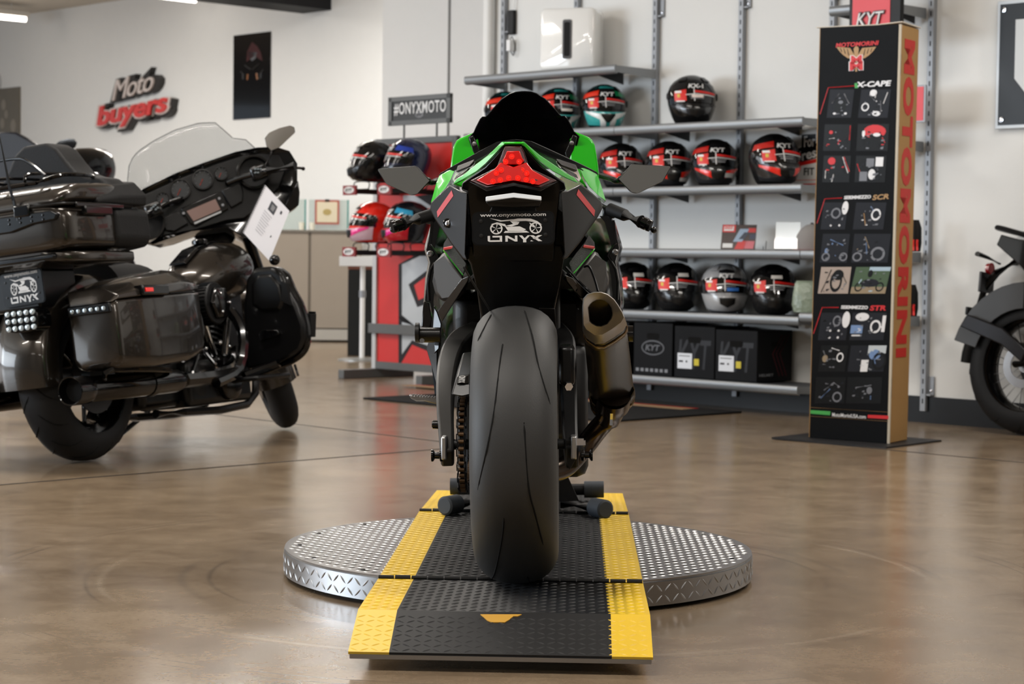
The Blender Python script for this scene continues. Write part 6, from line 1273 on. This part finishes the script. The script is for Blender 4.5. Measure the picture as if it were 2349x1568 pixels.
# grid clipped to the outline: columns along x
def zrange(x):
    zs=[]; n=len(L)
    for i in range(n):
        a,b=L[i],L[(i+1)%n]
        if (a.x-x)*(b.x-x)<=0 and abs(a.x-b.x)>1e-9: zs.append(a.z+(b.z-a.z)*(x-a.x)/(b.x-a.x))
    return min(zs),max(zs)
x0,x1=min(p.x for p in L)+.002,max(p.x for p in L)-.002; vs=[];fs=[]
for i in range(gx+1):
    x=x0+(x1-x0)*i/gx; a,b=zrange(x)
    for j in range(7): z=a+(b-a)*j/6; vs.append(V((x,1.31-.35*x*x-.12*(z-zlo),z)))
for i in range(gx):
    for j in range(6): fs.append((i*7+j,i*7+j+1,(i+1)*7+j+1,(i+1)*7+j))
m=MB(); m.add(vs,fs); wsh=S(m,'windshield',mat('windshield_clear','#a9abab',.06,alpha=.36,coat=.3),solid=.004,smooth=60)
m=MB(); m.tube([vs[i*7+6] for i in range(gx+1)],.0022,n=5); m.build('windshield_edge',mat('edge_dark','#4b4d4e',.2),wsh)
# mirror, bars
def mirror_side(sg,par=None):
    P=[(608,316),(618,304),(640,294),(664,288),(674,292),(676,304),(640,338),(622,345),(612,334)]
    Q=[f_(a,b,1.10) for a,b in P]; Q=[V((p.x*sg,p.y,p.z)) for p in Q]; c=sum(Q,V())/len(Q)
    m=MB(); m.prism([c+(p-c)*1.06 for p in Q],(0,.03,0),.7); hs=S(m,'mirror_housing',blkg,bevel=.004); m=MB(); m.prism([p+V((0,-.002,0)) for p in Q],(0,.004,0)); m.build('mirror_glass',mgl,hs,smooth=0)
    a,b=f_(628,342,1.11),f_(606,384,1.10); m=MB(); m.tube([V((a.x*sg,a.y,a.z)),V((b.x*sg,b.y,b.z))],.008,n=8); S(m,'mirror_stem',blkg)
    a,b,c2=f_(614,392,1.05),f_(676,380,1.0),f_(697,382,.97)
    g=lambda p:V((p.x*sg,p.y,p.z))
    m=MB(); m.tube([g(a),g(b)],.019,n=16); S(m,'grip',rub)
    m=MB(); m.tube(smoothpts([g(f_(520,420,1.22)),g(f_(560,405,1.15)),g(a)]),.013,n=10); S(m,'handlebar',blkg)
    m=MB(); m.tube(smoothpts([g(a)+V((0,.05,0)),g(b)+V((0,.06,0.0)),g(c2)+V((0,.05,0))]),.006,n=8); m.sph(g(c2)+V((0,.05,0)),.009); S(m,'lever',blkg)
    m=MB(); m.box(g(f_(594,396,1.10)),(.075,.07,.06)); sw=S(m,'switch_pod',blkg,bevel=.01)
    for k in range(5): q=g(f_(586+6*(k%3),388+8*(k//3),1.055)); m=MB(); m.box(q,(.010,.012,.008)); m.build('button',mat('button_grey','#5b6468',.35),sw,bevel=.002)
mirror_side(1); mirror_side(-1)
m=MB(); m.prism([f_(a,b,1.16) for a,b in ((640,500),(664,450),(684,412),(688,440),(686,470),(664,486),(650,498))],(0,.10,0),.8); S(m,'air_deflector',blkg,bevel=.006)
# headlamp ahead
m=MB(); m.lathe((0,1.50,.98),(0,1,0),[(0,.10),(.08,.10),(.10,.085),(.11,0)],n=28); S(m,'headlamp',blkg)
# price sheet hanging from the bar
r=empty('information_sheet',FF.M,'white spiral-bound information sheet hanging from the touring motorcycle handlebar','paper')
A,B,C2,D2=[f_(a,b,.93) for a,b in ((608,424),(664,484),(618,598),(557,532))]
m=MB(); m.prism([A,B,C2,D2],(0,.003,0)); m.build('sheet',mat('paper_white','#d5d5dc',.6),r,smooth=0)
def sp2(u,v,e=.0012): p=A+(B-A)*u+(D2-A)*v; return V((p.x,p.y-e,p.z))
m=MB()
for k in range(26): q=sp2(-.01,.02+.96*k/25,0); d=(B-A).normalized()*.006; m.tube([q-d,q+V((0,-.005,0)),q+d*1.3,q+V((0,.006,0)),q-d],.0014,n=5)
o=m.build('spiral_binding',blk,r); o['kind']='stuff'
m=MB(); ms=[lab_g,mat('photo_dark','#3a3c44',.5),mat('print_light','#b3b4bc',.6)]
m.mi=1; m.prism([sp2(*p) for p in ((.38,.12),(.62,.12),(.62,.30),(.38,.30))],(0,.0005,0)); m.mi=0; m.prism([sp2(*p,.0015) for p in ((.44,.16),(.58,.16),(.56,.26),(.46,.26))],(0,.0005,0))
m.mi=2
for k in range(9): m.prism([sp2(.30,.36+.05*k),sp2(.60-.02*(k%3),.36+.05*k),sp2(.60-.02*(k%3),.375+.05*k),sp2(.30,.375+.05*k)],(0,.0005,0))
m.mi=1; m.prism([sp2(*p) for p in ((.76,.12),(.82,.12),(.82,.18),(.76,.18))],(0,.0005,0)); m.prism([sp2(*p) for p in ((.8,.62),(.83,.62),(.83,.66),(.8,.66))],(0,.0005,0))
m.build('print',ms,r,smooth=0)
# ================================================================ cruiser half hidden behind the touring motorcycle
KM=T(-3.05,10.9,0)@rotz(-.55)@MX.Rotation(-.12,4,'Y'); KF=Frame(KM); k_=KF.y
cr=empty('cruiser_motorcycle',KM,'black cruiser motorcycle mostly hidden behind the touring motorcycle at the left edge','motorcycle')
tyre('rear_tyre',(0,0,.32),.32,.08,cr,btyre); tyre('front_tyre',(0,1.6,.32),.32,.06,cr,btyre)
for y in (0,1.6):
    m=MB(); m.ringlathe((0,y,.32),(1,0,0),[(-.05,.22),(.05,.22),(.03,.2),(-.03,.2)],n=40); w_=m.build('wheel_rim',blkg,cr)
    for k in range(8): a=2*PI*k/8; d=V((0,math.cos(a),math.sin(a))); m=MB(); m.tube([V((0,y,.32))+d*.03,V((0,y,.32))+d*.205],.009,n=6); m.build('spoke',blkg,w_)
m=MB(); m.b2((-.12,.5,.15),(.12,1.1,.6)); m.build('engine',blks,cr,bevel=.04)
m=MB(); m.loft([[V((.17*w*math.sin(t),y,z0+h*math.cos(t))) for t in [2*PI*k/20 for k in range(20)]] for y,w,z0,h in ((.75,.4,.68,.06),(.9,1,.72,.12),(1.15,1,.76,.12),(1.28,.5,.78,.07))]); m.build('fuel_tank',blkg,cr,smooth=60)
m=MB(); m.loft([[V((.16*w*math.sin(t),y,z0+h*math.cos(t))) for t in [PI*(-.5+k/12) for k in range(13)]] for y,w,z0,h in ((-.1,.7,.68,.10),(.2,1,.66,.10),(.5,1,.62,.1),(.8,.7,.64,.1))]); m.build('seat',vin,cr,smooth=60)
for sg in (-1,1): m=MB(); m.cyl((sg*.11,1.28,.92),(sg*.11,1.6,.32),.028,n=16); m.build('fork_leg',blkg,cr)
m=MB(); m.cyl((-.11,1.28,.9),(.11,1.28,.9),.02); m.build('fork_clamp',blkg,cr)
c=k_(196,385,1.30); m=MB(); m.loft([[c+V((.115*w*math.cos(t),y,.125*w*math.sin(t))) for t in [2*PI*k/28 for k in range(28)]] for y,w in ((-.16,.15),(-.14,.6),(-.06,.93),(.04,1),(.14,.98),(.17,.8))]); nc=m.build('headlamp_nacelle',blkg,cr,smooth=60)
q=k_(191,383,1.12); m=MB(); m.sph(q,(.028,.03,.028)); m.build('turn_signal',chrome,nc)
m=MB(); m.tube([k_(170,388,1.14),k_(200,398,1.14),k_(225,399,1.16)],[.012,.014,.01],n=10); m.build('signal_bar',chrome,nc)
c=k_(150,334,1.05); L=[k_(a,b,1.05) for a,b in ((122,343),(124,333),(136,322),(155,317),(170,318),(177,327),(172,338),(156,349),(138,353))]
m=MB(); m.prism(L,(0,.02,0),.8); mh=m.build('mirror_housing',blkg,cr,bevel=.004); m=MB(); m.prism([c+(p-c)*.93+V((0,-.002,0)) for p in L],(0,.003,0)); m.build('mirror_glass',mgl,mh,smooth=0)
m=MB(); m.tube([k_(156,349,1.07),k_(158,362,1.15)],.006,n=6); m.build('mirror_stem',chrome,cr)
m=MB(); m.tube([V((-.42,1.0,1.0)),V((-.2,1.2,1.06)),V((.2,1.2,1.06)),V((.42,1.0,1.0))],.014,n=10); m.build('handlebar',blkg,cr)
# smoked screen of a further machine
L=[k_(a,b,.75) for a,b in ((-80,420),(-70,330),(-30,306),(10,301),(35,303),(62,318),(90,337),(110,360),(110,420))]; m=MB(); m.prism(L,(0,.05,0),.93); m.build('windscreen',mat('screen_blueblack','#0d0f15',.3,spec=.3),cr,bevel=.012)
# ================================================================ adventure motorcycle at the right edge
rb=G(2356,1000); AM=T(rb.x,rb.y+.03,.004)@rotz(-2.373)@MX.Rotation(-.12,4,'Y'); AF=Frame(AM)
ad=empty('dual_sport_motorcycle',AM,'black dual-sport motorcycle cut off by the right edge, knobbly rear tyre','motorcycle')
tyre('rear_tyre',(0,0,.33),.33,.075,ad,btyre,14)
m=MB(); m.ringlathe((0,0,.33),(1,0,0),[(-.05,.22),(-.055,.235),(.055,.235),(.05,.22),(.02,.205),(-.02,.205)],n=56); w_=m.build('rear_wheel_rim',blkg,ad)
for k in range(28):
    a=2*PI*k/28; d=V((0,math.cos(a),math.sin(a))); e=V((0,math.cos(a+.35*(1 if k%2 else -1)),math.sin(a+.35*(1 if k%2 else -1)))); m=MB(); m.tube([V((.03*(1 if k%4<2 else -1),0,.33))+e*.035,V((0,0,.33))+d*.208],.0022,n=5); m.build('spoke',alu,w_)
m=MB(); m.cyl((-.06,0,.33),(.06,0,.33),.035); m.build('hub',alu,w_)
m=MB(); m.ringlathe((.07,0,.33),(1,0,0),[(0,.11),(.005,.11),(.005,.07),(0,.07)],n=40); m.build('brake_disc',alu,ad)
m=MB(); m.ringlathe((-.07,0,.33),(1,0,0),[(0,.10),(.005,.10),(.005,.03),(0,.03)],n=40); m.build('sprocket',blkm,ad)
for sg in (-1,1): m=MB(); m.tube([V((sg*.10,-.03,.33)),V((sg*.10,.3,.37)),V((sg*.08,.6,.42))],[.028,.03,.035],n=10,flat=.6); m.build('swingarm',blkm,ad)
m=MB(); m.loft([[V((x,r*math.cos(a),.33+r*math.sin(a))) for x,r in ((-.08,.345),(-.05,.368),(0,.375),(.05,.368),(.08,.345),(.05,.36),(0,.367),(-.05,.36))] for a in [PI*(1.0-.6*k/14) for k in range(15)]]); m.build('hugger',blks,ad,smooth=50)
m=MB(); m.prism([V((.086,-r_*math.cos(a),.33+r_*math.sin(a))) for r_,aa in ((.40,range(0,9)),(.27,range(8,-1,-1))) for a in [math.radians(15+9*k) for k in aa]],(.010,0,0)); m.build('hugger_plate',mat('grey_plastic','#2c2d2f',.4),ad,bevel=.003)
m=MB(); m.prism([V((.10,y,z)) for y,z in ((-.34,.50),(-.10,.42),(.02,.34),(.04,.40),(-.10,.50),(-.3,.56))],(.03,0,0)); m.build('caliper_guard',darkmetal,ad,bevel=.006)
m=MB(); m.loft([[V((.11*w*math.sin(t),y,z0+h*math.cos(t))) for t in [PI*(-.55+1.1*k/12) for k in range(13)]] for y,w,z0,h in ((-.16,.5,.92,.03),(-.05,1,.88,.06),(.2,1.1,.82,.09),(.5,1.2,.74,.12),(.7,.9,.76,.1))]); m.build('seat',vin,ad,smooth=60)
m=MB(); m.tube(smoothpts([V((.12,.1,.92)),V((.13,-.14,.98)),V((.08,-.2,.99)),V((-.08,-.2,.99)),V((-.13,-.14,.98)),V((-.12,.1,.92))]),.013,n=8); m.build('grab_rail',darkmetal,ad)
for sg in (-1,1):
    m=MB(); m.prism([V((sg*.12,y,z)) for y,z in ((-.14,.95),(.3,.85),(.35,.65),(.12,.66),(-.02,.80),(-.16,.90))],(sg*.03,0,0)); m.build('tail_panel',blkg,ad,bevel=.005)
    m=MB(); m.prism([V((sg*.153,y,z)) for y,z in ((.05,.66),(.34,.70),(.34,.72),(.05,.68))],(sg*.002,0,0)); m.build('red_stripe',red,ad)
m=MB(); m.tube([V((0,-.10,.86)),V((0,-.24,.78)),V((0,-.30,.70)),V((0,-.32,.62))],[.025,.02,.018,.015],n=8); m.build('plate_hanger',blks,ad)
m=MB(); m.b2((-.10,-.335,.56),(.10,-.32,.60)); m.build('plate_bracket',blks,ad,bevel=.004); m=MB(); m.b2((-.06,-.30,.68),(.06,-.285,.78)); m.build('number_bracket',mat('grey_plastic','#2c2d2f',.4),ad,bevel=.004)
m=MB(); m.lathe((0,-.27,.80),(0,-1,0),[(0,.03),(.02,.028),(.025,0)],n=16); m.build('tail_lamp',mat('lamp_red_dark','#8a1218',.2,coat=.8),ad)
for sg in (-1,1): m=MB(); m.tube([V((sg*.04,-.2,.82)),V((sg*.12,-.22,.84)),V((sg*.19,-.235,.85))],[.008,.012,.018],n=8,flat=.7); m.build('turn_signal',blks,ad)
m=MB(); m.b2((-.12,.5,.2),(.12,1.0,.62)); m.build('engine',blkm,ad,bevel=.04)
m=MB(); m.loft([[V((.16*w*math.sin(t),y,z0+h*math.cos(t))) for t in [2*PI*k/20 for k in range(20)]] for y,w,z0,h in ((.66,.5,.80,.06),(.8,1,.84,.13),(1.02,1,.88,.14),(1.12,.5,.9,.07))]); m.build('fuel_tank',blks,ad,smooth=60)
for sg in (-1,1): m=MB(); m.cyl((sg*.10,1.1,1.0),(sg*.10,1.45,.33),.025,n=16); m.build('fork_leg',alu,ad)
m=MB(); m.tube([V((-.40,.92,1.12)),V((-.15,1.06,1.10)),V((.15,1.06,1.10)),V((.40,.92,1.12))],.013,n=10); m.build('handlebar',blkm,ad)
tyre('front_tyre',(0,1.45,.33),.33,.055,ad,btyre)
m=MB(); m.ringlathe((0,1.45,.33),(1,0,0),[(-.04,.23),(.04,.23),(.02,.215),(-.02,.215)],n=40); m.build('front_wheel_rim',blkg,ad)
m=MB(); m.tube([V((-.12,.7,.3)),V((-.15,.4,.28)),V((-.14,.1,.42)),V((-.13,-.1,.5))],[.03,.035,.05,.05],n=14); m.build('exhaust',blkm,ad)
# ================================================================ light
w=bpy.data.worlds.new('world'); SC.world=w; w.use_nodes=True
w.node_tree.nodes['Background'].inputs[0].default_value=(.75,.87,1,1); w.node_tree.nodes['Background'].inputs[1].default_value=.55
def area(name,loc,tgt,sx,sy,e,col=(1,1,1),spread=180):
    l=bpy.data.lights.new(name,'AREA'); l.shape='RECTANGLE'; l.size=sx; l.size_y=sy; l.energy=e; l.color=col; l.spread=math.radians(spread)
    o=bpy.data.objects.new(name,l); COL.objects.link(o); o.location=loc; o.rotation_euler=(V(tgt)-V(loc)).to_track_quat('-Z','Y').to_euler(); return o
# ceiling tube rows
for x,y,e in ((-6,4,1),(-6,9,1),(-6,14,1.5),(-6,19,1.6),(-1.5,3,1),(-1.5,7.5,1),(2.5,3,1),(2.5,7,1),(-3.4,10.5,1.1),(-2,17,1.1)):
    area('tube_and_fill_light',(x,y,CEIL-.12),(x+.001,y,0),.12,2.4,95*e,(1,.95,.88))
# shop windows along the left of the showroom, behind the camera line
area('window_light_near',(-11.5,5.2,1.6),(0,6.5,1.0),6,2.4,560,(.78,.89,1))
area('window_light_left',(-15,10,1.7),(0,10,1.0),8,2.6,300,(.95,.97,1))
for x in (-5,0,5): area('tube_and_fill_light',(x,-1.2,CEIL-.12),(x+.001,-1.2,0),.12,2.4,28,(1,.95,.88))  # unseen fill row, added to brighten the back wall the mirrors reflect
